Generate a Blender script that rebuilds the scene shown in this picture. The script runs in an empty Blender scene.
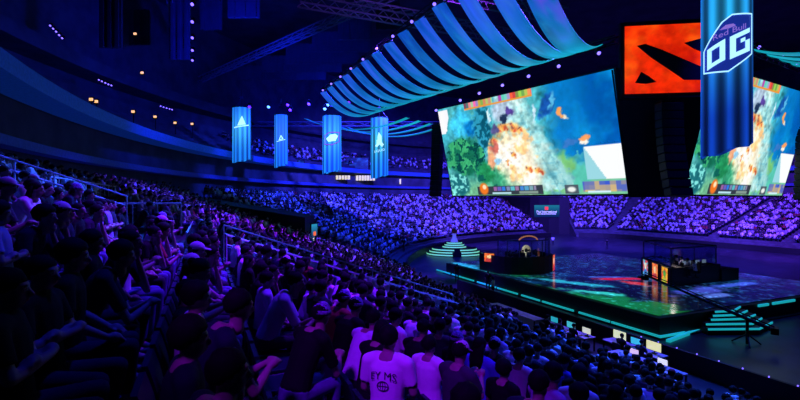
import bpy, bmesh, math, random
import numpy as np
from mathutils import Vector, Matrix
random.seed(7)
rs = np.random.RandomState(11)
SC = bpy.context.scene
COL = SC.collection
R = math.radians
TH = R(23.5)                                   # the arena's axes are turned against the view
AX = np.array((-math.sin(TH), math.cos(TH)))   # along the near rows
BX = np.array((math.cos(TH), math.sin(TH)))    # down the near stand to the stage
EYE = 8.0
FPX = 450.0

def W(s, t):
    p = AX * s + BX * t
    return float(p[0]), float(p[1])

def project(p):
    return 400 + FPX * p[0] / p[1], 200 - FPX * (p[2] - EYE) / p[1]

def ground(u, v, z=0.0):
    d = FPX * (EYE - z) / (v - 200)
    return (u - 400) / FPX * d, d

def lin(c):
    c = c / 255.0
    return c / 12.92 if c <= 0.04045 else ((c + 0.055) / 1.055) ** 2.4

def C3(r, g, b):
    return (lin(r), lin(g), lin(b))

# ---------------------------------------------------------------- materials
MATS = {}
def mat(name, rgb, rough=0.6, metal=0.0, emit=None, strength=0.0, noise=0.25, scale=6.0, spec=0.5):
    if name in MATS: return MATS[name]
    m = bpy.data.materials.new(name); m.use_nodes = True
    nt = m.node_tree; b = nt.nodes['Principled BSDF']
    b.inputs['Roughness'].default_value = rough
    b.inputs['Metallic'].default_value = metal
    b.inputs['Specular IOR Level'].default_value = spec
    c = C3(*rgb)
    if noise > 0:
        tc = nt.nodes.new('ShaderNodeTexCoord')
        n = nt.nodes.new('ShaderNodeTexNoise'); n.inputs['Scale'].default_value = scale; n.inputs['Detail'].default_value = 3
        nt.links.new(tc.outputs['Object'], n.inputs['Vector'])
        r = nt.nodes.new('ShaderNodeValToRGB')
        r.color_ramp.elements[0].color = (c[0]*(1-noise), c[1]*(1-noise), c[2]*(1-noise), 1)
        r.color_ramp.elements[1].color = (min(1, c[0]*(1+noise)), min(1, c[1]*(1+noise)), min(1, c[2]*(1+noise)), 1)
        r.color_ramp.elements[0].position = .35; r.color_ramp.elements[1].position = .65
        nt.links.new(n.outputs['Fac'], r.inputs['Fac'])
        nt.links.new(r.outputs['Color'], b.inputs['Base Color'])
    else:
        b.inputs['Base Color'].default_value = (*c, 1)
    if emit:
        b.inputs['Emission Color'].default_value = (*C3(*emit), 1)
        b.inputs['Emission Strength'].default_value = strength
    MATS[name] = m
    return m

def mat_attr(name, strength=0.0, rough=0.5, base=None, spec=0.3):
    """colour attribute 'Col' as base colour, or as the picture a lit display gives off"""
    if name in MATS: return MATS[name]
    m = bpy.data.materials.new(name); m.use_nodes = True
    nt = m.node_tree; b = nt.nodes['Principled BSDF']
    a = nt.nodes.new('ShaderNodeAttribute'); a.attribute_name = 'Col'
    b.inputs['Roughness'].default_value = rough
    b.inputs['Specular IOR Level'].default_value = spec
    if strength > 0:
        b.inputs['Base Color'].default_value = (*C3(*(base or (6, 6, 8))), 1)
        nt.links.new(a.outputs['Color'], b.inputs['Emission Color'])
        b.inputs['Emission Strength'].default_value = strength
    else:
        nt.links.new(a.outputs['Color'], b.inputs['Base Color'])
    MATS[name] = m
    return m

def mat_objcol(name, rough=0.8, noise=0.15):
    if name in MATS: return MATS[name]
    m = bpy.data.materials.new(name); m.use_nodes = True
    nt = m.node_tree; b = nt.nodes['Principled BSDF']
    oi = nt.nodes.new('ShaderNodeObjectInfo')
    tc = nt.nodes.new('ShaderNodeTexCoord')
    n = nt.nodes.new('ShaderNodeTexNoise'); n.inputs['Scale'].default_value = 9
    nt.links.new(tc.outputs['Object'], n.inputs['Vector'])
    mp = nt.nodes.new('ShaderNodeMapRange'); mp.inputs['To Min'].default_value = 1 - noise; mp.inputs['To Max'].default_value = 1 + noise
    nt.links.new(n.outputs['Fac'], mp.inputs['Value'])
    mx = nt.nodes.new('ShaderNodeVectorMath'); mx.operation = 'SCALE'
    nt.links.new(oi.outputs['Color'], mx.inputs[0]); nt.links.new(mp.outputs['Result'], mx.inputs['Scale'])
    nt.links.new(mx.outputs['Vector'], b.inputs['Base Color'])
    b.inputs['Roughness'].default_value = rough
    b.inputs['Specular IOR Level'].default_value = 0.2
    MATS[name] = m
    return m

def mat_glass(name, tint=(150, 180, 255), alpha=0.16):
    m = bpy.data.materials.new(name); m.use_nodes = True
    nt = m.node_tree; nt.nodes.clear()
    o = nt.nodes.new('ShaderNodeOutputMaterial')
    t = nt.nodes.new('ShaderNodeBsdfTransparent'); t.inputs['Color'].default_value = (.85, .9, 1, 1)
    g = nt.nodes.new('ShaderNodeBsdfGlossy'); g.inputs['Roughness'].default_value = .05; g.inputs['Color'].default_value = (*C3(*tint), 1)
    x = nt.nodes.new('ShaderNodeMixShader'); x.inputs['Fac'].default_value = alpha
    nt.links.new(t.outputs[0], x.inputs[1]); nt.links.new(g.outputs[0], x.inputs[2]); nt.links.new(x.outputs[0], o.inputs['Surface'])
    return m

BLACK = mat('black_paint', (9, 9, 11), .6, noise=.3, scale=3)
BLACKM = mat('black_metal', (12, 12, 15), .4, .6, noise=.2)
STEEL = mat('painted_rail', (215, 215, 225), .4, .0, noise=.1)
CONC = mat('dark_stand_concrete', (70, 70, 78), .8, noise=.3, scale=1.2)
FLOORM = mat('arena_floor', (46, 48, 60), .35, noise=.35, scale=.6)
WALLM = mat('concourse_wall', (70, 72, 84), .8, noise=.3, scale=.5)
DECKM = mat('upper_deck_concrete', (60, 62, 74), .85, noise=.3, scale=.6)
CEILM = mat('ceiling_steel', (55, 56, 66), .8, noise=.3, scale=.4)
PANELM = mat('acoustic_panel', (60, 62, 78), .7, noise=.2, scale=.5)
TRUSSM = mat('truss_aluminium', (120, 122, 135), .6, .0, noise=.15)
SEATM = mat('seat_plastic', (20, 24, 52), .45, noise=.15, scale=4)
LENSM = mat('lamp_lens', (200, 200, 255), .3, emit=(120, 95, 255), strength=2.6, noise=0)
LENSP = mat('lamp_lens_violet', (200, 180, 255), .3, emit=(105, 22, 255), strength=2.0, noise=0)
LENSW = mat('lamp_lens_blue', (200, 220, 255), .3, emit=(100, 170, 255), strength=2.2, noise=0)
WARM = mat('warm_bulb', (255, 220, 170), .4, emit=(255, 190, 110), strength=1.3, noise=0)
TEAL = mat('teal_light_strip', (60, 200, 210), .4, emit=(30, 190, 200), strength=.62, noise=0)
GREENS = mat('pale_green_light_strip', (150, 240, 190), .4, emit=(120, 225, 180), strength=.85, noise=0)
DISPLAY = mat_attr('display_picture', 1.0, .35)
GLASS = mat_glass('booth_glass')

# ---------------------------------------------------------------- objects
def tag(o, label=None, cat=None, group=None, kind=None):
    if label: o['label'] = label
    if cat: o['category'] = cat
    if group: o['group'] = group
    if kind: o['kind'] = kind
    return o

def mesh_from(name, verts, faces, m=None, cols=None, smooth=False):
    me = bpy.data.meshes.new(name)
    me.from_pydata([tuple(v) for v in verts], [], [tuple(f) for f in faces])
    if cols is not None:
        a = me.color_attributes.new('Col', 'FLOAT_COLOR', 'POINT')
        c = np.ones((len(verts), 4), np.float32); c[:, :3] = np.asarray(cols)[:, :3]
        a.data.foreach_set('color', c.ravel())
    if m: me.materials.append(m)
    if smooth: me.polygons.foreach_set('use_smooth', [True] * len(me.polygons))
    me.update()
    return me

def link(name, me, parent=None, loc=(0, 0, 0), rot=(0, 0, 0)):
    o = bpy.data.objects.new(name, me); COL.objects.link(o)
    o.location = loc; o.rotation_euler = rot
    if parent: o.parent = parent
    return o

def center_origin(o):
    me = o.data; n = len(me.vertices)
    c = np.empty(n * 3, np.float32); me.vertices.foreach_get('co', c); c = c.reshape(-1, 3)
    mid = (c.min(0) + c.max(0)) / 2; mid[2] = c[:, 2].min()
    me.vertices.foreach_set('co', (c - mid).ravel()); me.update()
    o.location = Vector(o.location) + Vector([float(x) for x in mid])
    return o

def empty(name, loc, rz=0, label=None, cat=None, group=None):
    o = bpy.data.objects.new(name, None); COL.objects.link(o)
    o.empty_display_size = .2; o.location = loc; o.rotation_euler = (0, 0, rz)
    return tag(o, label, cat, group)

def copy_tree(o, parent=None):
    c = o.copy(); COL.objects.link(c)
    if parent: c.parent = parent
    for ch in list(o.children): copy_tree(ch, c)
    return c

class MB:
    """collects shapes into ONE mesh"""
    def __init__(s): s.bm = bmesh.new()
    def box(s, c, d, rz=0, bev=0, rot=None):
        M = Matrix.Translation(c) @ (rot.to_4x4() if rot else Matrix.Rotation(rz, 4, 'Z')) @ Matrix.Diagonal((d[0], d[1], d[2], 1))
        r = bmesh.ops.create_cube(s.bm, size=1, matrix=M)
        if bev:
            es = list({e for v in r['verts'] for e in v.link_edges})
            bmesh.ops.bevel(s.bm, geom=es, offset=bev, segments=2, affect='EDGES', profile=.6)
        return s
    def tube(s, p0, p1, r0, r1=None, seg=8):
        p0 = Vector(p0); p1 = Vector(p1); d = p1 - p0
        if d.length < 1e-6: return s
        q = Vector((0, 0, 1)).rotation_difference(d.normalized())
        M = Matrix.Translation((p0 + p1) / 2) @ q.to_matrix().to_4x4()
        bmesh.ops.create_cone(s.bm, cap_ends=True, segments=seg, radius1=r0, radius2=r0 if r1 is None else r1, depth=d.length, matrix=M)
        return s
    def path(s, pts, r, seg=6):
        for a, b in zip(pts[:-1], pts[1:]): s.tube(a, b, r, seg=seg)
        return s
    def ball(s, c, r, sub=2, scale=(1, 1, 1), rot=None):
        M = Matrix.Translation(c) @ (rot.to_4x4() if rot else Matrix.Identity(4)) @ Matrix.Diagonal((*scale, 1))
        bmesh.ops.create_icosphere(s.bm, subdivisions=sub, radius=r, matrix=M)
        return s
    def caps(s, p0, p1, r0, r1):
        s.tube(p0, p1, r0, r1, 12); s.ball(p0, r0, 2); s.ball(p1, r1, 2)
        return s
    def loft(s, rings, cap=True):
        prev = None
        for ring in rings:
            vs = [s.bm.verts.new(p) for p in ring]
            if prev:
                n = len(vs)
                for i in range(n): s.bm.faces.new((prev[i], prev[(i+1) % n], vs[(i+1) % n], vs[i]))
            elif cap: s.bm.faces.new(list(reversed(vs)))
            prev = vs
        if cap: s.bm.faces.new(prev)
        return s
    def prism(s, poly, z0, z1):
        return s.loft([[(x, y, z0) for x, y in poly], [(x, y, z1) for x, y in poly]])
    def mesh(s, name, m=None, smooth=False):
        bmesh.ops.recalc_face_normals(s.bm, faces=s.bm.faces)
        me = bpy.data.meshes.new(name); s.bm.to_mesh(me); s.bm.free()
        if m: me.materials.append(m)
        if smooth: me.polygons.foreach_set('use_smooth', [True] * len(me.polygons))
        return me
    def build(s, name, m, parent=None, loc=(0, 0, 0), rot=(0, 0, 0), smooth=False):
        return link(name, s.mesh(name, m, smooth), parent, loc, rot)

def vnoise(x, y, seed=0, octv=4):
    rr = np.random.RandomState(seed); tab = rr.rand(64, 64)
    out = np.zeros_like(x, dtype=float); amp = 1.0; tot = 0
    for _ in range(octv):
        xi = np.floor(x).astype(int); yi = np.floor(y).astype(int)
        fx = x - xi; fy = y - yi; fx = fx*fx*(3-2*fx); fy = fy*fy*(3-2*fy)
        g = lambda i, j: tab[i % 64, j % 64]
        out += amp * ((g(xi, yi)*(1-fx) + g(xi+1, yi)*fx)*(1-fy) + (g(xi, yi+1)*(1-fx) + g(xi+1, yi+1)*fx)*fy)
        tot += amp; amp *= .55; x = x * 2.03 + 11.3; y = y * 2.03 + 5.7
    return out / tot

ORD = ['first', 'second', 'third', 'fourth', 'fifth', 'sixth', 'seventh', 'eighth', 'ninth', 'tenth', 'eleventh', 'twelfth',
       'thirteenth', 'fourteenth', 'fifteenth', 'sixteenth', 'seventeenth', 'eighteenth', 'nineteenth', 'twentieth']
TENS = ['', '', 'twenty', 'thirty', 'forty', 'fifty', 'sixty', 'seventy', 'eighty', 'ninety']
def ordinal(i):
    """0 -> first"""
    if i < 20: return ORD[i]
    n = i + 1
    if n % 10 == 0: return TENS[n // 10].replace('ty', 'tieth')
    return TENS[n // 10] + '-' + ORD[n % 10 - 1]

# ---------------------------------------------------------------- the bowl
ROWD = 0.92
NROW = 25
S0, T0, RA, RB, TF = 25.0, 16.0, 51.0, 12.0, 79.0
C1 = (25.0, 67.0); C2 = (64.0, 67.0)
def zf(o): return .45 + .32 * o + .0012 * o * o
def ZR(i): return zf(i * ROWD + .4)

def base_path(smin=-24.0, far=-14.0, dphi=3.0):
    """list of (kind, param): near straight, first corner, end straight, second corner, far straight"""
    P = [('n', s) for s in np.arange(smin, S0, 3.0)]
    P += [('a', p) for p in np.arange(0, 90, dphi*.6)]
    P += [('b', p) for p in np.arange(90, 180, dphi*2)]
    P += [('f', s) for s in np.arange(C2[0], far, -3.0)]
    return P

def at_path(k, w, o):
    """(world x, y, inward direction) of a point o metres behind the stand's front edge"""
    if k == 'n': st = (w, T0 - o); n = (0, 1)
    elif k == 'a':
        c, s = math.cos(R(w)), math.sin(R(w)); st = (C1[0] + (RA+o)*s, C1[1] - (RA+o)*c); n = (-s, c)
    elif k == 'b':
        c, s = math.cos(R(w)), math.sin(R(w)); st = (C2[0] + (RB+o)*s, C2[1] - (RB+o)*c); n = (-s, c)
    else: st = (w, TF + o); n = (0, -1)
    x, y = W(*st); nx, ny = W(*n)
    return x, y, nx, ny

CH_A = (18.0, 24.0)      # the two entrance cuttings, by corner angle
CH_B = (97.0, 124.0)
def in_cut(k, w):
    return (k == 'a' and CH_A[0] < w < CH_A[1]) or (k == 'b' and CH_B[0] < w < CH_B[1])

def sweep(name, profile, m, smin=-24.0, far=-14.0, skip=False, kind='structure', smooth=False):
    """closed (o, z) profile carried round the bowl"""
    P = base_path(smin, far); V = []; F = []; n = len(profile)
    for k, w in P:
        for o, z in profile:
            x, y, _, _ = at_path(k, w, o); V.append((x, y, z))
    for j in range(len(P) - 1):
        if skip and (in_cut(*P[j]) or in_cut(*P[j+1])): continue
        for i in range(n):
            a = j*n + i; b = j*n + (i+1) % n
            F.append((a, b, b + n, a + n))
    F.append(tuple(range(n))); F.append(tuple(range((len(P)-1)*n, len(P)*n)))
    o = link(name, mesh_from(name, V, F, m)); tag(o, kind=kind)
    return o

# terraces
def terraces():
    P = base_path(dphi=2.0)
    # cut the path exactly at the cuttings' edges
    P = [p for p in P if not in_cut(*p)]
    def ins(kind, w):
        ix = max(i for i, p in enumerate(P) if p[0] == kind and p[1] <= w) + 1
        if not any(p == (kind, w) for p in P): P.insert(ix, (kind, w))
    for k, ch in (('a', CH_A), ('b', CH_B)):
        for w in ch: ins(k, w)
    V, F = [], []
    prof = []
    for i in range(NROW):
        prof += [(i*ROWD, (ZR(i-1) if i else 0.0)), (i*ROWD, ZR(i))]
    prof += [(NROW*ROWD, ZR(NROW-1)), (NROW*ROWD + 3.2, ZR(NROW-1)), (NROW*ROWD + 3.2, 0)]
    n = len(prof)
    for k, w in P:
        for o, z in prof:
            x, y, _, _ = at_path(k, w, o); V.append((x, y, z))
    for j in range(len(P)-1):
        a, b = P[j], P[j+1]
        cut = any(a == (k, ch[0]) and b == (k, ch[1]) for k, ch in (('a', CH_A), ('b', CH_B)))
        if cut: continue
        for i in range(n-1):
            F.append((j*n+i, j*n+i+1, (j+1)*n+i+1, (j+1)*n+i))
    # side walls of the cuttings
    for j, p in enumerate(P):
        if p in [(k, w) for k, ch in (('a', CH_A), ('b', CH_B)) for w in ch]:
            F.append(tuple(j*n+i for i in range(n)))
    o = link('floor_stand', mesh_from('floor_stand', V, F, CONC)); tag(o, kind='structure')
terraces()

me = mesh_from('floor', [(-130, -40, 0), (130, -40, 0), (130, 160, 0), (-130, 160, 0)], [(0, 1, 2, 3)], FLOORM)
tag(link('floor', me), kind='structure')
sweep('wall_barrier', [(-.35, 0), (-.35, .95), (-.2, .95), (-.2, 0)], BLACK, smin=24.9, skip=True)
x0, y0 = W(-2, 20.5); x1, y1 = W(33, 20.5)
V = []
for t_ in (20.5, 20.65):
    for s_, z_ in ((-2, 0), (34.5, 0), (34.5, .95), (-2, .95)): V.append((*W(s_, t_), z_))
tag(link('wall_barrier_near', mesh_from('wall_barrier_near', V, [(0, 1, 2, 3), (7, 6, 5, 4), (0, 4, 5, 1), (1, 5, 6, 2), (2, 6, 7, 3), (3, 7, 4, 0)], BLACK)), kind='structure')
OB = NROW*ROWD + 3.2
sweep('wall_concourse', [(OB, 0), (OB, 13.6), (OB+.3, 13.6), (OB+.3, 0)], WALLM)
sweep('trim_1', [(OB-1.1, 10.75), (OB-1.1, 11.25), (OB-.1, 11.25), (OB-.1, 10.75)], mat('lower_ribbon_fascia', (70, 90, 150), .5, emit=(6, 22, 120), strength=.16, noise=.2))
sweep('trim_2', [(OB-2.2, 13.7), (OB-2.2, 14.55), (OB+.2, 14.55), (OB+.2, 13.7)], mat('upper_ribbon_fascia', (70, 110, 170), .5, emit=(10, 60, 170), strength=.18, noise=.2))
# upper deck, stepped
prof = []
for i in range(9):
    prof += [(OB + i*.95, 14.5 + i*.5), (OB + (i+1)*.95, 14.5 + i*.5)]
prof += [(OB + 9*.95, 20.0), (OB + 9*.95 + 4, 20.0), (OB + 9*.95 + 4, 13.6), (OB, 13.6)]
sweep('floor_upper_deck', prof, DECKM)
sweep('wall_upper', [(OB+12.6, 13), (OB+12.6, 38), (OB+13, 38), (OB+13, 13)], WALLM)
sweep('trim_3', [(OB+9.2, 22.6), (OB+9.2, 24.0), (OB+12.5, 24.0), (OB+12.5, 22.6)], WALLM)
me = mesh_from('ceiling', [(-130, -40, 38), (130, -40, 38), (130, 160, 38), (-130, 160, 38)], [(3, 2, 1, 0)], CEILM)
tag(link('ceiling', me), kind='structure')
# entrance cuttings: back walls the black way out
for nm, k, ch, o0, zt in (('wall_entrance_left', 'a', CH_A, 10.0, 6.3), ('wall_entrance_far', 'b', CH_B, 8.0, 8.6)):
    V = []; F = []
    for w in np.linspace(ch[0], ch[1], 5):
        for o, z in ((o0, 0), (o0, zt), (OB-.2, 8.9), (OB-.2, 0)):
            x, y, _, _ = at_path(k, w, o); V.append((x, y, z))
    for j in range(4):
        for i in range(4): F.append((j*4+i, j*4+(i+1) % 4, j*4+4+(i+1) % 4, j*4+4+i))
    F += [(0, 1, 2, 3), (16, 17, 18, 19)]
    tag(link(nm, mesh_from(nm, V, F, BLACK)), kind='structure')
# ================================================================ the stage
FS = (15.0, 26.0)                               # near corner of the stage
ZS = 1.2
SL, SW = 25.0, 22.0                             # along the near rows / towards the far side
def SP(x, y):
    """stage axes (x to the far side, y along the near rows) to world"""
    p = np.array(FS) + BX * x + AX * y
    return float(p[0]), float(p[1])
def to_stage(u, v, z=ZS):
    X, Y = ground(u, v, z); d = np.array((X, Y)) - np.array(FS)
    return float(d @ BX), float(d @ AX)

stage = empty('stage', (*FS, 0), TH, 'large square black stage with a glowing picture floor in the arena centre', 'stage')
mb = MB(); mb.box((SW/2, SL/2, ZS/2 - .03), (SW, SL, ZS - .06)); mb.build('platform', BLACK, stage)
# LED floor: a picture of a painted map, given off by the tiles
nx, ny = 150, 170
gx, gy = np.meshgrid(np.linspace(.35, SW-.2, nx), np.linspace(.3, SL-.2, ny))
n1 = vnoise(gx*.35, gy*.35, 3); n2 = vnoise(gx*1.1+7, gy*1.1, 5); n3 = vnoise(gx*2.6, gy*2.6, 9)
col = np.zeros((ny, nx, 3)); base = np.array((3, 9, 30.)) 
col[:] = base
col += (np.clip(n1-.5, 0, 1)*2.2)[..., None] * np.array((5, 60, 95.))
def blob(u, v, rx, ry, c, w=1.0, soft=.5, seed=0, ang=0.0):
    global col
    x0, y0 = to_stage(u, v); dx = gx - x0; dy = gy - y0
    ca, sa = math.cos(ang), math.sin(ang)
    d = np.sqrt(((dx*ca+dy*sa)/rx)**2 + ((-dx*sa+dy*ca)/ry)**2) + (n2-.5)*1.1 + (n3-.5)*.6
    k = np.clip((1-d)/soft, 0, 1)[..., None]*w
    col = col*(1-k) + np.array(c, float)*k
blob(655, 309, 2.2, 6.0, (10, 96, 44)); blob(600, 300, 2.6, 4.0, (12, 110, 60)); blob(540, 290, 1.6, 3.5, (10, 80, 50))
blob(500, 270, 2.5, 6.0, (8, 70, 60), .8); blob(512, 272, 1.4, 3.0, (16, 110, 60))
blob(462, 266, 1.6, 4.0, (30, 150, 200)); blob(478, 272, .8, 4.0, (60, 180, 220)); blob(520, 283, .5, 4.0, (40, 150, 210))
blob(492, 262, 1.2, 3.0, (60, 80, 190), .8)
blob(575, 283, .9, 4.0, (40, 170, 200), .9, ang=.5); blob(590, 292, .7, 2.6, (50, 190, 190), .9, ang=.6)
blob(600, 270, 4.0, 4.0, (3, 14, 40), .8); blob(570, 262, 3.0, 3.0, (4, 26, 52), .8)
blob(620, 279, .9, 3.0, (190, 26, 34), .95, ang=1.2); blob(634, 283, .8, 2.0, (200, 40, 20), .9); blob(610, 277, .5, 2.2, (60, 90, 200), .8, ang=1.2)
blob(700, 291, 3.5, 1.2, (70, 80, 210), .8); blob(735, 285, 4.0, .8, (60, 90, 220), .9); blob(760, 275, 3, 2, (30, 40, 140), .7)
blob(715, 296, 2.5, .6, (90, 120, 230), .8)
sparks = (n3 > .66)[..., None]*np.array((40, 90, 120.)); col = np.clip(col + sparks*.6, 0, 255)
cl = np.vectorize(lin)(col)
V = np.stack([gx, gy, np.full_like(gx, ZS)], -1).reshape(-1, 3)
idx = np.arange(nx*ny).reshape(ny, nx)
F = np.stack([idx[:-1, :-1], idx[:-1, 1:], idx[1:, 1:], idx[1:, :-1]], -1).reshape(-1, 4)
LEDF = mat_attr('led_floor_tiles', 1.25, .16, spec=.5)
led = mesh_from('led_floor', V, F, LEDF, cl.reshape(-1, 3)); led = link('led_floor', led, stage); tag(led, 'glowing floor with a teal, green and red painted map')
# teal strip along the foot of the skirt
mb = MB()
y = -0.2
for ln, gap in ((3.4, .15), (2.6, .5), (3.2, .3), (2.2, .5), (2.8, .25), (3.0, .6), (4.2, 0.4), (3.0, 0)):
    mb.box((-.16, y + ln/2, .16), (.1, ln, .13)); y += ln + gap
mb.build('light_strip', TEAL, stage)
mb = MB(); mb.box((.9, -.16, .16), (2.1, .1, .13)); mb.build('light_strip', TEAL, stage)
for x0_, x1_ in ((9.4, 10.5), (11.0, 13.6)): MB().box(((x0_+x1_)/2, -.07, 1.02), (x1_-x0_, .1, .16)).build('light_strip', TEAL, stage)
mb = MB(); mb.box((-.12, SL/2, .05), (.3, SL + .5, .1)); mb.box((SW/2, -.12, .05), (SW+.3, .3, .1)); mb.build('plinth', BLACK, stage)

# corner steps with lit nosings
st = empty('stage_steps', (20.6, 28.2, 0), 0, 'black stage steps edged with bent teal light strips at the near right corner', 'stairs')
steps = [(-1.6, 1.6, 3.2), (-1.35, 1.35, 2.75), (-1.0, 1.0, 2.3), (-.75, .85, 1.9), (-.45, .55, 1.5)]
pts = [[(708, 328.5), (759, 328), (772, 321.6)], [(706, 323.5), (752, 323), (761.5, 317.5)], [(711, 319), (745, 318), (755, 314)],
       [(713, 315), (738, 314), (747, 310)], [(715, 311), (733, 310), (740, 306)]]
for i, pp in enumerate(pts):
    z = .2*(i+2)
    g = [ground(u, v, z) for u, v in pp]
    g = [(x - 20.6, y_ - 28.2) for x, y_ in g]; edge = lambda x: 26 + (x + 20.6 - 15)*math.tan(TH) - .16 - 28.2
    mb = MB(); poly = [g[0], g[1], g[2], (g[2][0], max(g[2][1] + .05, edge(g[2][0]))), (g[0][0], max(g[0][1] + .05, edge(g[0][0])))]
    mb.prism(poly, (.2*(i+1) if i else 0), z); mb.build('step', BLACK, st)
    mb = MB()
    for a, b in zip(g[:-1], g[1:]):
        dx, dy = b[0]-a[0], b[1]-a[1]; L = math.hypot(dx, dy); nxx, nyy = dy/L*.02, -dx/L*.02
        mb.box(((a[0]+b[0])/2 + nxx, (a[1]+b[1])/2 + nyy, z - .05), (L, .06, .11), math.atan2(dy, dx))
    mb.build('light_strip', TEAL, st)
# more teal edging beyond the steps
for k, (ua, va, ub, vb, lab) in enumerate(((668, 340.5, 701, 328, 'bent teal floor light running from stage corner to the lit steps'),)):
    a = ground(ua, va, .1); b = ground(ub, vb, .1)
    mb = MB(); L = math.hypot(b[0]-a[0], b[1]-a[1])
    mb.box((0, 0, .07), (L, .22, .14)); 
    o = mb.build('floor_light', TEAL, None, ((a[0]+b[0])/2, (a[1]+b[1])/2, 0), (0, 0, math.atan2(b[1]-a[1], b[0]-a[0])))
    tag(o, lab, 'light')

# round tiered podium at the far left with its trophy
px, py = 8.0, 66.3
pod = empty('trophy_podium', (px, py, 0), 0, 'round tiered podium with pale green lit steps at the far left of the stage', 'podium')
pod.scale = (.88, .7, 1)
zz = 0
for k, r in enumerate((4.6, 4.15, 3.7)):
    mb = MB(); mb.tube((0, 0, zz), (0, 0, zz+.33), r, seg=48); mb.build('step', BLACK, pod)
    mb = MB(); mb.tube((0, 0, zz+.1), (0, 0, zz+.27), r+.03, seg=48); mb.build('light_strip', GREENS, pod); zz += .33
for k, r in enumerate((1.95, 1.6, 1.25)):
    mb = MB(); mb.tube((0, 0, zz), (0, 0, zz+.28), r, seg=40); mb.build('step', BLACK, pod)
    mb = MB(); mb.tube((0, 0, zz+.08), (0, 0, zz+.24), r+.03, seg=40); mb.build('light_strip', GREENS, pod); zz += .28
mb = MB(); mb.box((0, -4.75, .6), (.9, .5, 1.2)); mb.box((0, -4.4, .3), (1.4, .6, .6), bev=.05); mb.build('front_block', BLACK, pod)
t = empty('trophy', (px, py, zz), 0, 'bronze round shield trophy on a tall white flared stand on the podium', 'trophy')
mb = MB()
ring = lambda r, z: [(r*math.cos(a), r*math.sin(a), z) for a in np.linspace(0, 2*math.pi, 17)[:-1]]
mb.loft([ring(.62, 0), ring(.55, .08), ring(.36, .5), ring(.26, 1.0), ring(.3, 1.15), ring(.34, 1.2)])
mb.build('stand', mat('glowing_white_lacquer', (225, 220, 235), .35, emit=(150, 150, 255), strength=.25, noise=.05), t, smooth=True)  # faint bluish glow put into the lacquer, though the stand is no lamp
mb = MB(); mb.tube((0, -.06, 1.62), (0, .06, 1.62), .42, seg=24); mb.tube((0, -.11, 1.62), (0, -.04, 1.62), .14, .2, seg=16)
for a in range(8):
    mb.ball((.34*math.cos(a*.785), -.07, 1.62 + .34*math.sin(a*.785)), .05, 1)
mb.build('shield', mat('bronze', (205, 120, 70), .3, .8, noise=.15), t)

# ---------------------------------------------------------------- team booths
def pic_mesh(name, w, h, fn, n=16, strength=1.0):
    """upright picture panel facing local -y, colours from fn(x, y in 0..1)"""
    xs, ys = np.meshgrid(np.linspace(0, 1, n), np.linspace(0, 1, int(n*max(1, h/w))))
    c = fn(xs, ys); r, q = xs.shape
    V = np.stack([(xs-.5)*w, np.zeros_like(xs), ys*h], -1).reshape(-1, 3)
    ix = np.arange(r*q).reshape(r, q)
    F = np.stack([ix[:-1, :-1], ix[:-1, 1:], ix[1:, 1:], ix[1:, :-1]], -1).reshape(-1, 4)
    return mesh_from(name, V, F, DISPLAY, np.vectorize(lin)(np.clip(c, 0, 255)).reshape(-1, 3))

def portrait(seed, cols):
    def fn(x, y):
        n = vnoise(x*5+seed*3, y*7+seed, seed+20); m = vnoise(x*9+seed, y*12, seed+40)
        out = np.zeros(x.shape+(3,)); out[:] = cols[0]
        out = np.where((n > .5)[..., None], np.array(cols[1], float), out)
        head = ((x-.5)/.24)**2 + ((y-.62)/.2)**2 < 1
        out = np.where(head[..., None], np.array(cols[2], float), out)
        body = (y < .4) & (np.abs(x-.5) < .42 - .3*y)
        out = np.where(body[..., None], np.array(cols[3], float), out)
        return out * (.6 + .7*m[..., None])
    return fn

def picture_screen(name, label, cat, parent, loc, rz, w, h, fn, n=14, part=True, group=None):
    e = empty(name, loc, rz) if not parent else None
    if parent:
        e = MB().box((0, .05, h/2), (w+.08, .08, h+.08)).build(name, BLACKM, parent, loc, (0, 0, rz))
        if label: e['label'] = label
    else:
        tag(e, label, cat, group)
        MB().box((0, .05, h/2), (w+.08, .08, h+.08)).build('housing', BLACKM, e)
    p = link('display', pic_mesh('display', w, h, fn, n), e, (0, 0, 0)); 
    return e

def player_desk(parent, pts, zf_):
    pass

# right booth: walls follow a bent footprint
A = np.array((21.2, 35.2)); B = A + BX*6.0; Bx = B + BX*2.2 + AX*.4
Cc = B + AX*6.0; D = np.array((22.5, 41.9))
def loc2(o, p): return (p[0]-o[0], p[1]-o[1])
bo = A
booth = empty('team_booth', (*A, ZS), 0, 'black team booth with three bright portrait screens on its left side', 'booth')
L = lambda p: loc2(A, p)
def wall_run(mb, p, q, z0, z1, th=.12):
    p = np.array(p); q = np.array(q); d = q-p; l = float(np.hypot(*d))
    mb.box(((p[0]+q[0])/2, (p[1]+q[1])/2, (z0+z1)/2), (l, th, z1-z0), math.atan2(d[1], d[0]))
mb = MB()
for p, q in ((A, B), (B, Cc), (Cc, D), (D, A)): wall_run(mb, L(p), L(q), 0, 1.45)
mb.build('base_wall', BLACK, booth)
mb = MB(); mb.prism([L(A), L(B), L(Cc), L(D)], .5, .6); mb.build('booth_floor', BLACK, booth)
mb = MB()
mb.box((*L((B + Bx)/2 + AX*.4), .5), (2.3, 1.6, 1.0), TH); mb.build('side_cabinet', BLACK, booth)
ins_ = lambda p: np.array(p) + ((A+B+Cc+D)/4 - np.array(p))*.07
gp = [ins_(A), ins_(B), ins_(Cc), ins_(D)]
for i, j in ((0, 1), (1, 2), (3, 0)):
    mb = MB(); wall_run(mb, L(gp[i]), L(gp[j]), 1.45, 2.95, .03); mb.build('glass_panel', GLASS, booth)
mb = MB()
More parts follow.
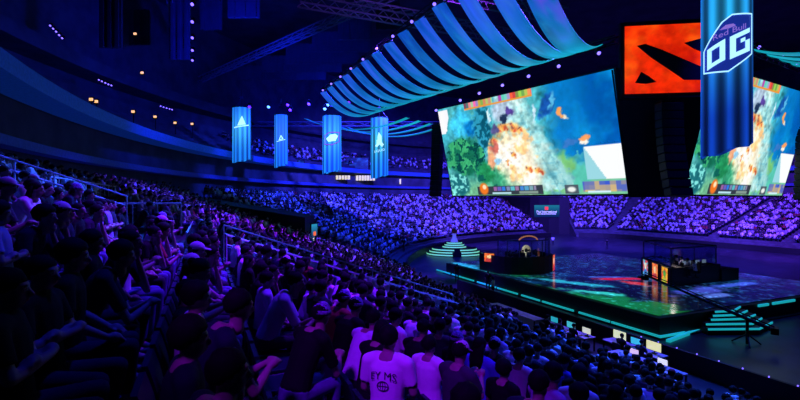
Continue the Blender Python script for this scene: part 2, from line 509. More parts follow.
for i in range(4):
    mb.tube((*L(gp[i]), 1.4), (*L(gp[i]), 3.0), .05)
    q = gp[(i+1) % 4]; 
    mb.tube((*L(gp[i]), 2.98), (*L(q), 2.98), .06)
mid = (gp[0]+gp[1])/2; mb.tube((*L(mid), 1.4), (*L(mid), 3.0), .04)
mb.build('roof_frame', mat('booth_frame', (90, 90, 120), .4, .5, noise=.1), booth)
PC = [((250, 190, 40), (250, 90, 30), (60, 160, 60), (190, 200, 40)), ((250, 140, 60), (240, 60, 40), (250, 210, 150), (200, 60, 60)), ((90, 190, 220), (200, 60, 70), (230, 220, 200), (60, 120, 200))]
for k, (f0, w) in enumerate(((.03, 1.25), (.34, 1.25), (.68, 1.25))):
    d = D - A; l = float(np.hypot(*d)); u_ = d/l
    p = A + u_*(f0*l + w/2 + .1); nrm = np.array((-u_[1], u_[0])); p = p + nrm*.14
    rz = math.atan2(-u_[1], -u_[0])
    picture_screen('portrait_screen', ['portrait screen glowing yellow and green', 'portrait screen glowing orange', 'portrait screen glowing pale blue'][k], None, booth, (*L(p), .06), rz, w, 1.34, portrait(k+1, PC[k]))

# left booth: bowed front
O2 = np.array((12.1, 42.4))
booth2 = empty('team_booth', (*O2, ZS), TH, 'black bow-fronted team booth with a lit arched rim on the left of the stage', 'booth')
bow = []
for a in np.linspace(-175, -5, 15):
    bow.append((3.15*math.cos(R(a)), 1.2 + 2.6*math.sin(R(a))))
bow = bow[::1]
mb = MB()
for p, q in zip(bow[:-1], bow[1:]): wall_run(mb, p, q, 0, 1.6, .14)
wall_run(mb, bow[0], (bow[0][0], 3.4), 0, 1.6, .14); wall_run(mb, bow[-1], (bow[-1][0], 3.4), 0, 1.6, .14)
mb.build('base_wall', BLACK, booth2)
mb = MB(); mb.prism(bow + [(bow[-1][0], 3.4), (bow[0][0], 3.4)], .5, .6); mb.build('booth_floor', BLACK, booth2)
gb = [(x*.9, y*.9) for x, y in bow]
mb = MB()
for p, q in zip(gb[:-1], gb[1:]): wall_run(mb, p, q, 1.6, 3.05, .03)
mb.build('glass_panel', GLASS, booth2)
FR = MATS['booth_frame']
mb = MB()
for p in gb[::2]: mb.tube((*p, 1.55), (*p, 3.1), .045)
mb.path([(*p, 3.08) for p in gb], .06); mb.build('roof_frame', FR, booth2)
mb = MB(); ar = [(1.3 + 1.15*math.cos(a), 1.6, 2.75 + .5*math.sin(a)) for a in np.linspace(.15, math.pi-.15, 14)]
mb.path(ar, .07); mb.build('arch', mat('lit_arch', (240, 170, 110), .4, emit=(200, 130, 90), strength=.5, noise=.2), booth2)
picture_screen('portrait_screen', 'orange portrait screen on the left end', None, booth2, (-3.3, 1.6, .95), R(-60), 1.0, .8, portrait(5, PC[1]))
picture_screen('portrait_screen', 'tall red portrait screen on the right end', None, booth2, (2.66, -.45, .06), R(38), 1.0, 1.5, portrait(6, ((230, 60, 40), (250, 120, 60), (250, 220, 190), (190, 30, 40))))
mb = MB(); mb.tube((0, -.03, .6), (0, .03, .6), .52, seg=28); em = mb.build('emblem', mat('cream_emblem', (235, 215, 150), .5, emit=(225, 200, 140), strength=.45, noise=.25, scale=9), booth2, (.45, .9, 1.35))
mb = MB(); mb.tube((0, -.04, .6), (0, .04, .6), .2, seg=20); mb.build('emblem_centre', BLACK, em, (0, -.01, 0))

# desks, monitors and chairs inside the booths (standing on the booth floors)
def monitor(name, loc, rz, c, lab, grp, w=.56, h=.34, st=.8):
    m_ = mat('monitor_%d_%d_%d' % c, c, .3, emit=c, strength=st, noise=0)
    e = empty(name, loc, rz, lab, 'monitor', grp)
    MB().box((0, .02, .12 + h/2), (w, .04, h), bev=.008).build('bezel', BLACKM, e)
    MB().box((0, -.006, .12 + h/2), (w-.05, .012, h-.05)).build('screen', m_, e)
    MB().box((0, .06, .012), (.24, .18, .024)).tube((0, .06, .02), (0, .05, .2), .02).build('monitor_foot', BLACKM, e)
    return e
def long_desk(loc, rz, l, lab, w=.7, top=None):
    e = empty('desk', loc, rz, lab, 'desk')
    MB().box((0, 0, .73), (l, w, .05), bev=.008).build('desktop', top or BLACK, e)
    for sx in (-1, 1):
        for sy in (-1, 1): MB().box((sx*(l/2-.06), sy*(w/2-.06), .355), (.06, .06, .71)).build('leg', BLACKM, e)
    return e
# the right booth's players sit along its left part, facing left
d_ = (D-A)/np.hypot(*(D-A)); nb = np.array((d_[1], -d_[0]))
dc = (A + D)/2 + nb*1.15
long_desk((*dc, ZS+.6), math.atan2(d_[1], d_[0]), 5.4, 'narrow black desk inside the booth with bright portrait screens')
PLAYERS = []
for k in range(5):
    p = A + d_*(1.0 + k*1.12) + nb*1.2
    monitor('monitor', (*p, ZS+.6+.755), math.atan2(d_[1], d_[0]), (70, 110, 170), '%s monitor from the front on the desk in the right booth' % ordinal(k), 'monitors in the right booth')
    q = p + nb*.95
    PLAYERS.append((q[0], q[1], ZS+.6, -nb, 'right', k))
# monitors along the right glass
for k in range(4):
    p = A + BX*(2.6 + k*.85) + AX*.75
    monitor('monitor', (*p, ZS+.6+.755), TH, (150, 170, 190), '%s pale monitor from the left behind the front glass of the right booth' % ordinal(k), 'pale monitors behind the glass', st=.5)
p = A + BX*3.9 + AX*.75; long_desk((*p, ZS+.6), TH, 3.6, 'black desk behind the front glass of the right booth')
def b2(x, y): p = O2 + BX*x + AX*y; return float(p[0]), float(p[1])
long_desk((*b2(0, -.1), ZS+.6), TH, 3.9, 'black desk inside the bow-fronted left booth')
for k in range(5):
    monitor('monitor', (*b2(-1.5 + k*.75, -.1), ZS+.6+.755), TH + math.pi, (60, 100, 160), '%s monitor from the left on the desk in the left booth' % ordinal(k), 'monitors in the left booth')
    q = b2(-1.5 + k*.75, .95); PLAYERS.append((q[0], q[1], ZS+.6, -AX*.0 - AX, 'left', k))

# ---------------------------------------------------------------- camera jib across the stage corner
ja = np.array((15.9, 29.2, 3.15)); jb = np.array((19.9, 23.9, 1.05))
jib = empty('camera_jib', (18.9, 25.2, 0), 0, 'long black camera crane arm reaching over the stage corner', 'camera crane')
o3 = np.array((18.9, 25.2, 0)); a_, b_ = Vector(ja-o3), Vector(jb-o3)
mb = MB(); mb.tube(a_, b_, .06, .11, 8); mb.tube(a_ + Vector((0, 0, .16)), b_ + Vector((0, 0, .2)), .03, .04, 6)
for k in range(9):
    t0 = a_.lerp(b_, k/8); mb.tube(t0, t0 + Vector((0, 0, .17)), .02, seg=5)
mb.build('arm', BLACKM, jib)
pv = a_.lerp(b_, .82)
mb = MB(); mb.tube((pv.x, pv.y, 0.05), (pv.x, pv.y, pv.z), .08)
for k in range(3): mb.tube((pv.x, pv.y, .6), (pv.x+.75*math.cos(k*2.1), pv.y+.75*math.sin(k*2.1), 0.03), .04)
mb.build('tripod', BLACKM, jib)
mb = MB(); mb.box(tuple(b_), (.5, .35, .35), .9, .04); mb.build('counterweight', BLACKM, jib)
mb = MB(); mb.box((a_.x, a_.y, a_.z-.22), (.22, .42, .26), .6, .03); mb.tube((a_.x-.12, a_.y+.2, a_.z-.22), (a_.x-.25, a_.y+.4, a_.z-.22), .07, seg=12); mb.tube(a_, a_ - Vector((0, 0, .2)), .04); mb.build('camera_head', BLACKM, jib)

# ---------------------------------------------------------------- production desks on the flat floor behind the barrier
GREYT = mat('grey_desktop', (150, 145, 165), .45, noise=.1)
DESKS = ((14.2, 17.3, 19.4, 'production desk nearest the right, carrying pale yellow and cyan monitors'), (17.7, 21.0, 18.6, 'production desk behind the pale monitors, left of the nearest one'), (21.6, 26.4, 18.6, 'long bare purple-lit desk farthest left behind the barrier'), (12.0, 15.6, 17.7, 'low desk with two small pale laptops-like monitors nearest the seats'))
DESKS = DESKS[:3] + ((12.4, 15.8, 18.1, 'desk nearest the seats carrying two small pale monitors'),)
for s0, s1, t_, lab in DESKS:
    long_desk((*W((s0+s1)/2, t_), 0), TH + math.pi/2, s1-s0, lab, .8, GREYT)
mons = [(14.7, 19.45, (235, 235, 170), 'pale yellow', .8), (15.65, 19.45, (60, 190, 225), 'cyan', .62), (16.6, 19.45, (225, 235, 190), 'pale green', .8), (13.3, 18.15, (235, 235, 245), 'small white', .5), (14.7, 18.15, (230, 200, 235), 'small pink', .5), (18.0, 18.65, (215, 220, 200), 'cream', .6), (19.1, 18.65, (70, 190, 200), 'teal', .66), (20.4, 18.65, (40, 170, 190), 'deep teal', .6)]
for k, (s, t_, c, nm, w_) in enumerate(mons):
    monitor('monitor', (*W(s, t_), .755), TH - math.pi/2, c, '%s lit monitor on a production desk behind the barrier' % nm, 'production desk monitors', w_, w_*.58, .85)
# ================================================================ the rig over the stage
def game_picture(nx=240, ny=120):
    x, y = np.meshgrid(np.linspace(0, 1, nx), np.linspace(0, 1, ny))
    n1 = vnoise(x*7, y*4, 1); n2 = vnoise(x*22, y*11, 2); n3 = vnoise(x*60, y*30, 4, 2); n4 = vnoise(x*13+4, y*7+2, 8)
    wx = x + (n2-.5)*.06 + (n3-.5)*.022; wy = y + (n4-.5)*.1 + (np.roll(n3, 17, 1)-.5)*.05
    col = np.zeros((ny, nx, 3)); col[:] = (70, 170, 190)
    def mix(k, c):
        nonlocal col
        k = np.clip(k, 0, 1)[..., None]; col = col*(1-k) + np.array(c, float)*k
    def ell(cx, cy, rx, ry, c, soft=.3, w=1.0, raw=False, ang=0.0):
        X, Y = (x, y) if raw else (wx, wy)
        dx, dy = (X-cx)*2, Y-cy; ca, sa = math.cos(ang), math.sin(ang)
        d = np.sqrt(((dx*ca+dy*sa)/(rx*2))**2 + ((-dx*sa+dy*ca)/ry)**2); mix((1-d)/soft*w, c)
    def rect(x0, x1, y0, y1, c): mix(((x > x0) & (x < x1) & (y > y0) & (y < y1)).astype(float), c)
    mix((n1-.35)*1.6, (110, 200, 190)); mix((n4-.55)*4, (40, 120, 130))
    mix((wx-.66)/.08*(wy > .36), (16, 120, 190)); mix((wx-.8)/.1*(wy > .3), (8, 92, 170)); mix((n1-.5)*3*(x > .7), (20, 150, 215))
    mix((.30-wy)/.2, (120, 190, 150)); ell(.72, .2, .1, .22, (120, 190, 120)); ell(.36, .2, .08, .18, (60, 160, 120)); ell(.8, .15, .06, .14, (90, 190, 170))
    road = np.abs((wx - (.50 + (.9-wy)*.24)))/.085; mix((1.1-road)/.35*(wy > .05), (150, 205, 205)); mix((1.0-road)/.4*(np.abs((x*20+y*4) % 1-.5) > .43)*.5, (120, 185, 195))
    mix((1.0-road)/.4*(np.abs((y*10) % 1-.5) > .44)*.5, (125, 190, 200)); mix((n2-.52)*4*(road < 1), (190, 220, 215)); mix((.46-n2)*5*(road < 1), (95, 165, 180))
    ell(.44, .84, .09, .16, (170, 190, 210), .5)
    ell(.16, .8, .09, .22, (70, 195, 235), .4); ell(.22, .72, .06, .12, (20, 120, 190), .4)
    ell(.3, .72, .065, .27, (20, 95, 120), .3); mix(((n3 > .55) & (np.abs(x-.3) < .07) & (y > .45)).astype(float)*.7, (60, 160, 190))
    ell(.14, .43, .16, .24, (30, 118, 92), .3); mix(((n2 > .5) & (((x-.14)/.15)**2 + ((y-.43)/.21)**2 < 1)).astype(float)*.9, (70, 180, 120)); mix(((n3 > .62) & (((x-.14)/.15)**2 + ((y-.43)/.21)**2 < 1)).astype(float), (14, 70, 70))
    ell(.06, .12, .09, .16, (40, 120, 130), .3); mix(((n3 > .58) & (x < .14) & (y < .25)).astype(float), (120, 205, 200))
    ell(.27, .25, .07, .14, (40, 140, 90), .4); mix(((n2 > .55) & (np.abs(x-.27) < .07) & (y < .35)).astype(float)*.8, (20, 90, 90))
    # the fight in the middle
    ell(.5, .3, .15, .38, (255, 240, 214), .7); ell(.45, .42, .15, .3, (255, 232, 196), .55); ell(.44, .42, .11, .22, (255, 250, 236), .4); ell(.55, .16, .07, .2, (250, 244, 230), .7)
    mix((n2-.56)*7*(((x-.46)/.15)**2 + ((y-.42)/.3)**2 < 1), (250, 200, 140)); mix((n4-.58)*7*(((x-.5)/.13)**2 + ((y-.34)/.3)**2 < 1), (246, 226, 190))
    for cx, cy, r in ((.4, .66, .035), (.44, .68, .03), (.5, .67, .035), (.54, .64, .03), (.36, .58, .03), (.47, .4, .02), (.42, .33, .02), (.55, .25, .03), (.6, .22, .025), (.34, .4, .022)):
        ell(cx, cy, r*1.15, r*1.7, (244, 166, 84), .7, .9); ell(cx+.008, cy-.01, r*.45, r*.9, (196, 84, 60), .6, .8); ell(cx-.012, cy+.02, r*.35, r*.6, (120, 60, 70), .6, .7)
    ell(.36, .5, .03, .09, (200, 110, 100), .4); ell(.33, .36, .035, .1, (235, 170, 130), .4); ell(.36, .35, .02, .06, (150, 200, 230), .4)
    ell(.475, .82, .028, .05, (90, 70, 150), .3); ell(.45, .76, .02, .06, (40, 60, 90), .3); ell(.38, .68, .03, .05, (90, 90, 140), .3)
    # creatures on the right
    ell(.69, .83, .035, .15, (30, 90, 170), .3, ang=-.5); ell(.71, .85, .014, .1, (90, 180, 220), .4, ang=-.5)
    ell(.74, .74, .02, .05, (240, 160, 90), .3); ell(.76, .7, .016, .03, (235, 225, 200), .3)
    ell(.84, .48, .03, .05, (240, 160, 100), .3); ell(.84, .43, .03, .03, (250, 235, 220), .3); ell(.77, .45, .05, .035, (60, 120, 190), .3, ang=.4)
    ell(.62, .78, .012, .1, (190, 220, 240), .4); ell(.35, .82, .01, .09, (200, 225, 240), .4)
    amp = np.where(wx > .7, .12, .42)[..., None]; col = col*(1 - amp/2 + amp*n3[..., None])*(.92 + .16*n2[..., None])
    # panels laid over the game
    mix(((x < .075) & (y > .72) & (y < .98) & (x < .03+.06*(y-.7)/.26)).astype(float), (232, 232, 240)); rect(0, .05, .74, .97, (235, 235, 242))
    rect(.835, 1, .13, .42, (236, 238, 246)); mix(((x > .835) & (x < .92) & (y > .13) & (y < .42 - (x-.835)*3.4)).astype(float), (150, 205, 215))
    # hero bar along the top, control bar along the bottom
    bx = np.floor(x*60); hh = (np.sin(bx*12.9898)*43758.5) % 1; h2 = (np.sin(bx*78.233)*12543.1) % 1; h3 = (np.sin(bx*37.7+2)*7543.3) % 1
    bar = (x > .2) & (x < .62) & (y > .945) & (np.abs(x-.41) > .02)
    ic = np.stack([90+160*hh, 70+140*h2, 60+140*h3], -1); col = np.where(bar[..., None], ic, col)
    bar = (x > .2) & (x < .62) & (y > .93) & (y <= .945); mix(bar*1.0, (220, 150, 60))
    rect(.2, .61, 0, .1, (58, 66, 74)); ell(.245, .07, .035, .075, (230, 120, 40), .3, raw=True); ell(.25, .09, .015, .03, (250, 220, 180), .3, raw=True)
    bx = np.floor(x*36); hh = (np.sin(bx*12.9898+1)*43758.5) % 1; h2 = (np.sin(bx*78.233)*12543.1) % 1
    bar = (x > .31) & (x < .57) & (y > .045) & (y < .085) & (((x*36) % 1) > .18); col = np.where(bar[..., None], np.stack([50+160*hh, 90+100*h2, 120+100*(1-hh)], -1), col)
    rect(.3, .42, .012, .03, (180, 220, 230)); rect(.47, .58, .012, .035, (130, 150, 140))
    rect(.72, .79, 0, .085, (80, 92, 100)); ell(.755, .045, .025, .03, (225, 230, 225), .4, raw=True)
    bx = np.floor(x*44); by = np.floor(y*26); hh = (np.sin(bx*12.9898+by*4.1)*43758.5) % 1
    bar = (x > .81) & (y < .11) & (y > .02); col = np.where(bar[..., None], np.stack([60+150*hh, 90+90*hh, 120+80*(1-hh)], -1), col)
    rect(.83, .93, .01, .03, (200, 230, 240))
    col = (col - 110)*1.12 + 112
    return np.clip(col, 0, 255)

SWID, SHGT, LEAN = 17.7, 8.5, 2.1
def video_screen(loc, rz, wscale, label, pic, lean=LEAN):
    e = empty('video_screen', loc, rz, label, 'screen', 'giant game screens over the stage')
    ny, nx = pic.shape[:2]; w = SWID*wscale
    xs, ys = np.meshgrid(np.linspace(0, w, nx), np.linspace(0, 1, ny))
    V = np.stack([xs, -lean*ys, SHGT*ys], -1).reshape(-1, 3); ix = np.arange(nx*ny).reshape(ny, nx)
    F = np.stack([ix[:-1, :-1], ix[:-1, 1:], ix[1:, 1:], ix[1:, :-1]], -1).reshape(-1, 4)
    link('display', mesh_from('display', V, F, DISPLAY, np.vectorize(lin)(pic).reshape(-1, 3)), e)
    mb = MB(); b = .12
    f0 = [(-b, .04, -b), (w+b, .04, -b), (w+b, .04-lean, SHGT+b), (-b, .04-lean, SHGT+b)]
    f1 = [(x, y_+.5, z) for x, y_, z in f0]
    mb.loft([f0, f1]); mb.build('housing', BLACK, e)
    return e
PIC = game_picture()
video_screen((5.4, 46.0, 8.45), R(-52.3), 1.0, 'giant leaning game screen on the left over the stage, seen whole', PIC)
video_screen((19.9, 31.65, 8.4), R(30.7), .92, 'giant leaning game screen on the right, partly behind the large blue banner', PIC)
# black corner between the screens, with the orange emblem panel above it
mb = MB()
nrm = Vector((-.13, -.99, 0)).normalized()
p0, p1 = Vector((16.25, 32.0, 8.2)), Vector((19.85, 31.6, 8.2)); q0, q1 = Vector((14.45, 30.75, 16.9)), Vector((21.0, 29.85, 16.9))
back = Vector((.3, 1.2, 0))
mb.loft([[p0, p1, p1+back, p0+back], [q0, q1, q1+back, q0+back]])
o = mb.build('corner_panel', BLACK, None); center_origin(o); tag(o, 'black leaning corner panel between the two giant screens', 'panel')

lg = empty('emblem_panel', (18.2, 30.2, 15.2), R(-7.5), 'square orange-red lit panel with a dark slanted game emblem above the screens', 'sign')
PW, PH = 5.9, 4.6
MB().box((0, .25, PH/2), (PW+.5, .4, PH+.6)).build('housing', BLACK, lg)
def fire(x, y):
    n = vnoise(x*4, y*4, 31); m = vnoise(x*11, y*9, 33)
    out = np.zeros(x.shape+(3,)); out[:] = (238, 44, 6)
    k = np.clip((n-.5)*3, 0, 1)[..., None]; out = out*(1-k) + np.array((255, 96, 14.))*k
    k = np.clip((.42-n)*4, 0, 1)[..., None]; out = out*(1-k) + np.array((196, 22, 4.))*k
    return out*(.8+.35*m[..., None])
link('display', pic_mesh('display', PW, PH, fire, 60), lg)
DK = mat('dark_emblem', (44, 14, 12), .6, noise=.2)
def px_on(u, v):
    """photo point to the emblem panel's own plane"""
    dx, dy = math.cos(R(-7.5)), math.sin(R(-7.5)); k = (u-400)/FPX
    a = (k*30.2 - 18.2)/(dx - k*dy); Y = 30.2 + a*dy
    return a, EYE - (v-200)/FPX*Y - 15.2
for poly, lab in (([(637, 46), (645, 44), (662, 50), (704, 68), (711, 80), (684, 80), (668, 69), (650, 57)], None), ([(635, 83), (641, 72), (648, 76), (656, 82), (646, 84)], None), ([(684, 43), (706, 37), (707, 54), (694, 49)], None)):
    P2 = [px_on(u, v) for u, v in poly]
    mb = MB(); mb.loft([[(x, -.05, z) for x, z in P2], [(x, .0, z) for x, z in P2]]); mb.build('emblem_mark', DK, lg)

# trusses
def truss(name, p0, p1, label, w=.5, r=.045, step=1.0, m=None, group=None):
    p0 = Vector(p0); p1 = Vector(p1); d = p1-p0; n = max(2, int(d.length/step)); u = d.normalized()
    sx = u.cross(Vector((0, 0, 1))).normalized()*w/2; sz = Vector((0, 0, w/2)); mb = MB()
    cs = [sx+sz, sx-sz, -sx-sz, -sx+sz]
    for c in cs: mb.tube(p0+c, p1+c, r, seg=6)
    for i in range(n):
        a = p0.lerp(p1, i/n); b = p0.lerp(p1, (i+1)/n)
        for k in range(4): mb.tube(a+cs[k], b+cs[(k+1) % 4], r*.6, seg=4)
    o = mb.build(name, m or TRUSSM, None); center_origin(o); tag(o, label, 'truss', group); return o
INA, INB = Vector((13.6, 31.2, 18.75)), Vector((-2.0, 51.4, 18.75))
IND = Vector((-.61, .79, 0))
truss('lighting_truss', INA + Vector((.9, -1.1, 0)), INB, 'dark lighting truss along the top of the left screen', .45, m=BLACKM)
truss('lighting_truss', (20.8, 29.6, 18.75), (34.8, 38.0, 18.75), 'dark lighting truss along the top of the right screen', .45, m=BLACKM)
OUA, OUB = Vector((6.0, 22.4, 21.0)), Vector((-9.2, 53.6, 21.0))
truss('lighting_truss', OUA, OUB, 'outer truss carrying the high ends of the blue hanging ribbons', .35, m=BLACKM)

# ribbons of light cloth hung between the trusses
def ribbon(pin, pout, along, wid, sag, seed, label, group, warm=0.0):
    n, m = 28, 8; V = []; cols = []; F = []
    tt = np.linspace(0, 1, n); ss = np.linspace(-.5, .5, m)
    TT, SS = np.meshgrid(tt, ss, indexing='ij')
    nz = vnoise(TT*5+seed*1.7, SS*2.5+seed, 50+seed, 3); nz2 = vnoise(TT*11+seed, SS*5, 70+seed, 3)
    for side in (0, 1):
        for i, t in enumerate(tt):
            base = pin.lerp(pout, t); zz_ = -sag*4*t*(1-t)
            for j, s in enumerate(ss):
                p = base + along*(s*wid*(1.0-.12*t)) + Vector((0, 0, zz_ - .05*math.cos(s*math.pi) + (.05 if side else 0)))
                V.append(p)
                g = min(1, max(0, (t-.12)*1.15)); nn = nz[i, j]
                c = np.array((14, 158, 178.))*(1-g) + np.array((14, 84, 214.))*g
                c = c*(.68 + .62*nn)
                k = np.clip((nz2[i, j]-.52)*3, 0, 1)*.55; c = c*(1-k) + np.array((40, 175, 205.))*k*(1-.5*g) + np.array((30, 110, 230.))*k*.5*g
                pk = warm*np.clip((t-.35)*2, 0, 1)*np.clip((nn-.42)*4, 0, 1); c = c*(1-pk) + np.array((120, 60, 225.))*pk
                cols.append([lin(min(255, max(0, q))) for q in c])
    N = n*m
    for i in range(n-1):
        for j in range(m-1):
            a = i*m+j; F.append((a, a+1, a+m+1, a+m)); F.append((N+a, N+a+m, N+a+m+1, N+a+1))
    for i in range(n-1):
        for j in (0, m-1): a = i*m+j; F.append((a, a+m, N+a+m, N+a))
    for j in range(m-1):
        for i in (0, n-1): a = i*m+j; F.append((a, a+1, N+a+1, N+a))
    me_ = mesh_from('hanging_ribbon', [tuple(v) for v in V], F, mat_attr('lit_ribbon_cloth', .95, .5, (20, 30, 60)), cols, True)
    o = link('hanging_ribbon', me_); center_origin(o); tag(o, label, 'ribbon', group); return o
NR = 14
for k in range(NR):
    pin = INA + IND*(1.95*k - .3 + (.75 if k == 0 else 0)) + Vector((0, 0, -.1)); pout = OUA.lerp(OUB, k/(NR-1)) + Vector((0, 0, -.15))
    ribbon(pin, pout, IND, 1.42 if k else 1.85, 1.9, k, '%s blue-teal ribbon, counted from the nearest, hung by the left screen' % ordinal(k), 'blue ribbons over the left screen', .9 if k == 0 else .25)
RD = Vector((.857, .515, 0)); RN = Vector((.515, -.857, 0))
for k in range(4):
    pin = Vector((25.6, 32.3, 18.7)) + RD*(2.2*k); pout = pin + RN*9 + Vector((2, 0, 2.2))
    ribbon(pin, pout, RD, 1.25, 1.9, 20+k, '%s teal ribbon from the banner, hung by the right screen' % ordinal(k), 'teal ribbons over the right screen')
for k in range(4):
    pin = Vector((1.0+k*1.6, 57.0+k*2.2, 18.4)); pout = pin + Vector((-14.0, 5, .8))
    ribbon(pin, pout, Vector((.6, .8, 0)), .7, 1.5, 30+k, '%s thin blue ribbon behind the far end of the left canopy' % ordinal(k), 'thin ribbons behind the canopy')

# ---------------------------------------------------------------- banners: pleated cloth tubes
def text_mesh(body, size):
    cu = bpy.data.curves.new('lettering', 'FONT'); cu.body = body; cu.size = size; cu.align_x = 'CENTER'; cu.align_y = 'CENTER'; cu.resolution_u = 3
    o = bpy.data.objects.new('lettering', cu); COL.objects.link(o)
    bpy.context.view_layer.update()
    me_ = bpy.data.meshes.new_from_object(o.evaluated_get(bpy.context.evaluated_depsgraph_get()))
    COL.objects.unlink(o); bpy.data.objects.remove(o); bpy.data.curves.remove(cu)
    return me_
def flat_shape(polys, texts=()):
    """polygons and lettering in x, z -> bmesh in the x-z plane, cut fine enough to bend"""
    bm = bmesh.new()
    for p in polys:
        bm.faces.new([bm.verts.new((x, 0, z)) for x, z in p])
    for me_, dx, dz in texts:
        n0 = len(bm.verts); bm.from_mesh(me_); bm.verts.ensure_lookup_table()
        for v in bm.verts[n0:]: v.co = Vector((v.co.x + dx, 0, v.co.y + dz))
    bmesh.ops.triangulate(bm, faces=bm.faces)
    for _ in range(6):
        es = [e for e in bm.edges if e.calc_length() > .16]
        if not es: break
        bmesh.ops.subdivide_edges(bm, edges=es, cuts=1)
        bmesh.ops.triangulate(bm, faces=[f for f in bm.faces if len(f.verts) > 3])
    return bm
def stroke(p, q, w):
    d = np.array(q)-np.array(p); L = np.hypot(*d); n = np.array((-d[1], d[0]))/L*w/2; e = d/L*w*.3
    return [tuple(np.array(p)+n-e), tuple(np.array(q)+n+e), tuple(np.array(q)-n+e), tuple(np.array(p)-n-e)]
def closed_line(pts, w): return [stroke(a, b, w) for a, b in zip(pts, pts[1:]+pts[:1])]

def banner(loc, rz, r, h, hem, label, group, marks=(), seed=0, dim=(60, 190, 240), low=(14, 60, 190), strength=.8, oval=.75, pl=14, plow=None):
    """cloth tube hanging down from loc (its hem), pleated below; marks = [(bmesh, material, name)] bent on to the front"""
    e = empty('hanging_banner', loc, rz, label, 'banner', group)
    n, m = 112, 40; V = []; cols = []; F = []
    for i in range(m):
        t = i/(m-1)
        for j in range(n):
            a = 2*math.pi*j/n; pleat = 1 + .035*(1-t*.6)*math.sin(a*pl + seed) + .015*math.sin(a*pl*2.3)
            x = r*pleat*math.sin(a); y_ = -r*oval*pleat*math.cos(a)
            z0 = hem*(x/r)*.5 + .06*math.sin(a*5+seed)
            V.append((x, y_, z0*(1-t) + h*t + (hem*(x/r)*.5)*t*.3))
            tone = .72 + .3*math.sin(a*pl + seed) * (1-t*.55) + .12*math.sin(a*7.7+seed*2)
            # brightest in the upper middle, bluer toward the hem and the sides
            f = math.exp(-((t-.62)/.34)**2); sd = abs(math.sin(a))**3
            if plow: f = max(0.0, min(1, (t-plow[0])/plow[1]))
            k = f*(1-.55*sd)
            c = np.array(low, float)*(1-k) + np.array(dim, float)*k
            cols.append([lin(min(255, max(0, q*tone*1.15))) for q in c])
    for i in range(m-1):
        for j in range(n): F.append((i*n+j, i*n+(j+1) % n, (i+1)*n+(j+1) % n, (i+1)*n+j))
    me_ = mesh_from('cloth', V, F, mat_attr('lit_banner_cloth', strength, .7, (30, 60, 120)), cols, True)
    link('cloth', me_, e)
    mb = MB(); ringp = [(r*1.02*math.sin(2*math.pi*j/40), -r*oval*1.02*math.cos(2*math.pi*j/40), h + .02) for j in range(41)]
    mb.path(ringp, .05); 
    for a in (0, 1.57, 3.14, 4.71): mb.tube((r*math.sin(a), -r*oval*math.cos(a), h), (0, 0, h+1.3), .02)
    mb.tube((0, 0, h+1.2), (0, 0, h+2.6), .02); mb.box((0, 0, h+1.3), (.5, .3, .25)); mb.build('hanger', BLACKM, e)
    for bm, m_, nm in marks:
        for v in bm.verts:
            x, lift, z = v.co.x, v.co.y, v.co.z; a = x/r
            rr = r*1.075 + lift; v.co = (rr*math.sin(a), -rr*oval*math.cos(a) - .02, z + hem*(x/r)*.5)
        me_ = bpy.data.meshes.new(nm); bm.to_mesh(me_); bm.free(); me_.materials.append(m_); link(nm, me_, e)
    return e
LOGOW = mat('pale_logo', (190, 235, 255), .5, emit=(170, 232, 255), strength=1.3, noise=0)
LOGOF = mat('logo_field', (30, 40, 140), .5, emit=(28, 52, 160), strength=.75, noise=.15)
LOGOP = mat('pink_logo', (190, 130, 230), .5, emit=(150, 120, 225), strength=.8, noise=0)
LOGOR = mat('red_line_logo', (170, 70, 120), .5, emit=(120, 60, 130), strength=.7, noise=0)
# the large one: hexagon, small lettering, angular O and G
hexa = [(-1.1, .15), (-.25, 1.25), (0.15, 1.45), (1.1, 1.15), (1.1, -.95), (0.0, -1.5), (-1.1, -1.05)]
field = flat_shape([hexa]); line = flat_shape(closed_line(hexa, .07))
for v in line.verts: v.co.y = .04
Og = [[(-.9, .12), (-.12, .3), (-.12, .08), (-.9, -.1)], [(-.9, -.1), (-.68, -.06), (-.68, -.72), (-.9, -.78)], [(-.34, .04), (-.12, .08), (-.12, -.6), (-.34, -.66)], [(-.9, -.78), (-.12, -.6), (-.12, -.82), (-.9, -1.0)]]
Gg = [[(.06, .3), (.95, .46), (.95, .22), (.06, .06)], [(.06, .06), (.3, .1), (.3, -.62), (.06, -.66)], [(.06, -.66), (.95, -.52), (.95, -.76), (.06, -.9)], [(.71, -.56), (.95, -.52), (.95, -.12), (.71, -.16)], [(.5, -.2), (.71, -.16), (.71, .04), (.5, 0.0)]]
letters = flat_shape(Og + Gg)
for v in letters.verts: v.co.y = .05
small = flat_shape([[(-.35, .88), (-.1, 1.02), (.2, .95), (.3, .8), (0, .78)]], [(text_mesh('Red Bull', .42), .06, .6)])
for v in small.verts: v.co.y = .05
def up(bm, dz, sc=1.0):
    for v in bm.verts: v.co = Vector((v.co.x*sc, v.co.y, v.co.z*sc + dz))
    return bm
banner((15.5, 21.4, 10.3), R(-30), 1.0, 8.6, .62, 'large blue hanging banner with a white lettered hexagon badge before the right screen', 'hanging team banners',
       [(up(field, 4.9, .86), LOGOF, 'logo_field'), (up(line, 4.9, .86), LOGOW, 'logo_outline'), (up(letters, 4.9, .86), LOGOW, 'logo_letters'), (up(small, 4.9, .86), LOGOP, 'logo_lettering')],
       seed=1, dim=(40, 170, 235), low=(12, 52, 150), strength=1.0, plow=(.2, .5), pl=9)
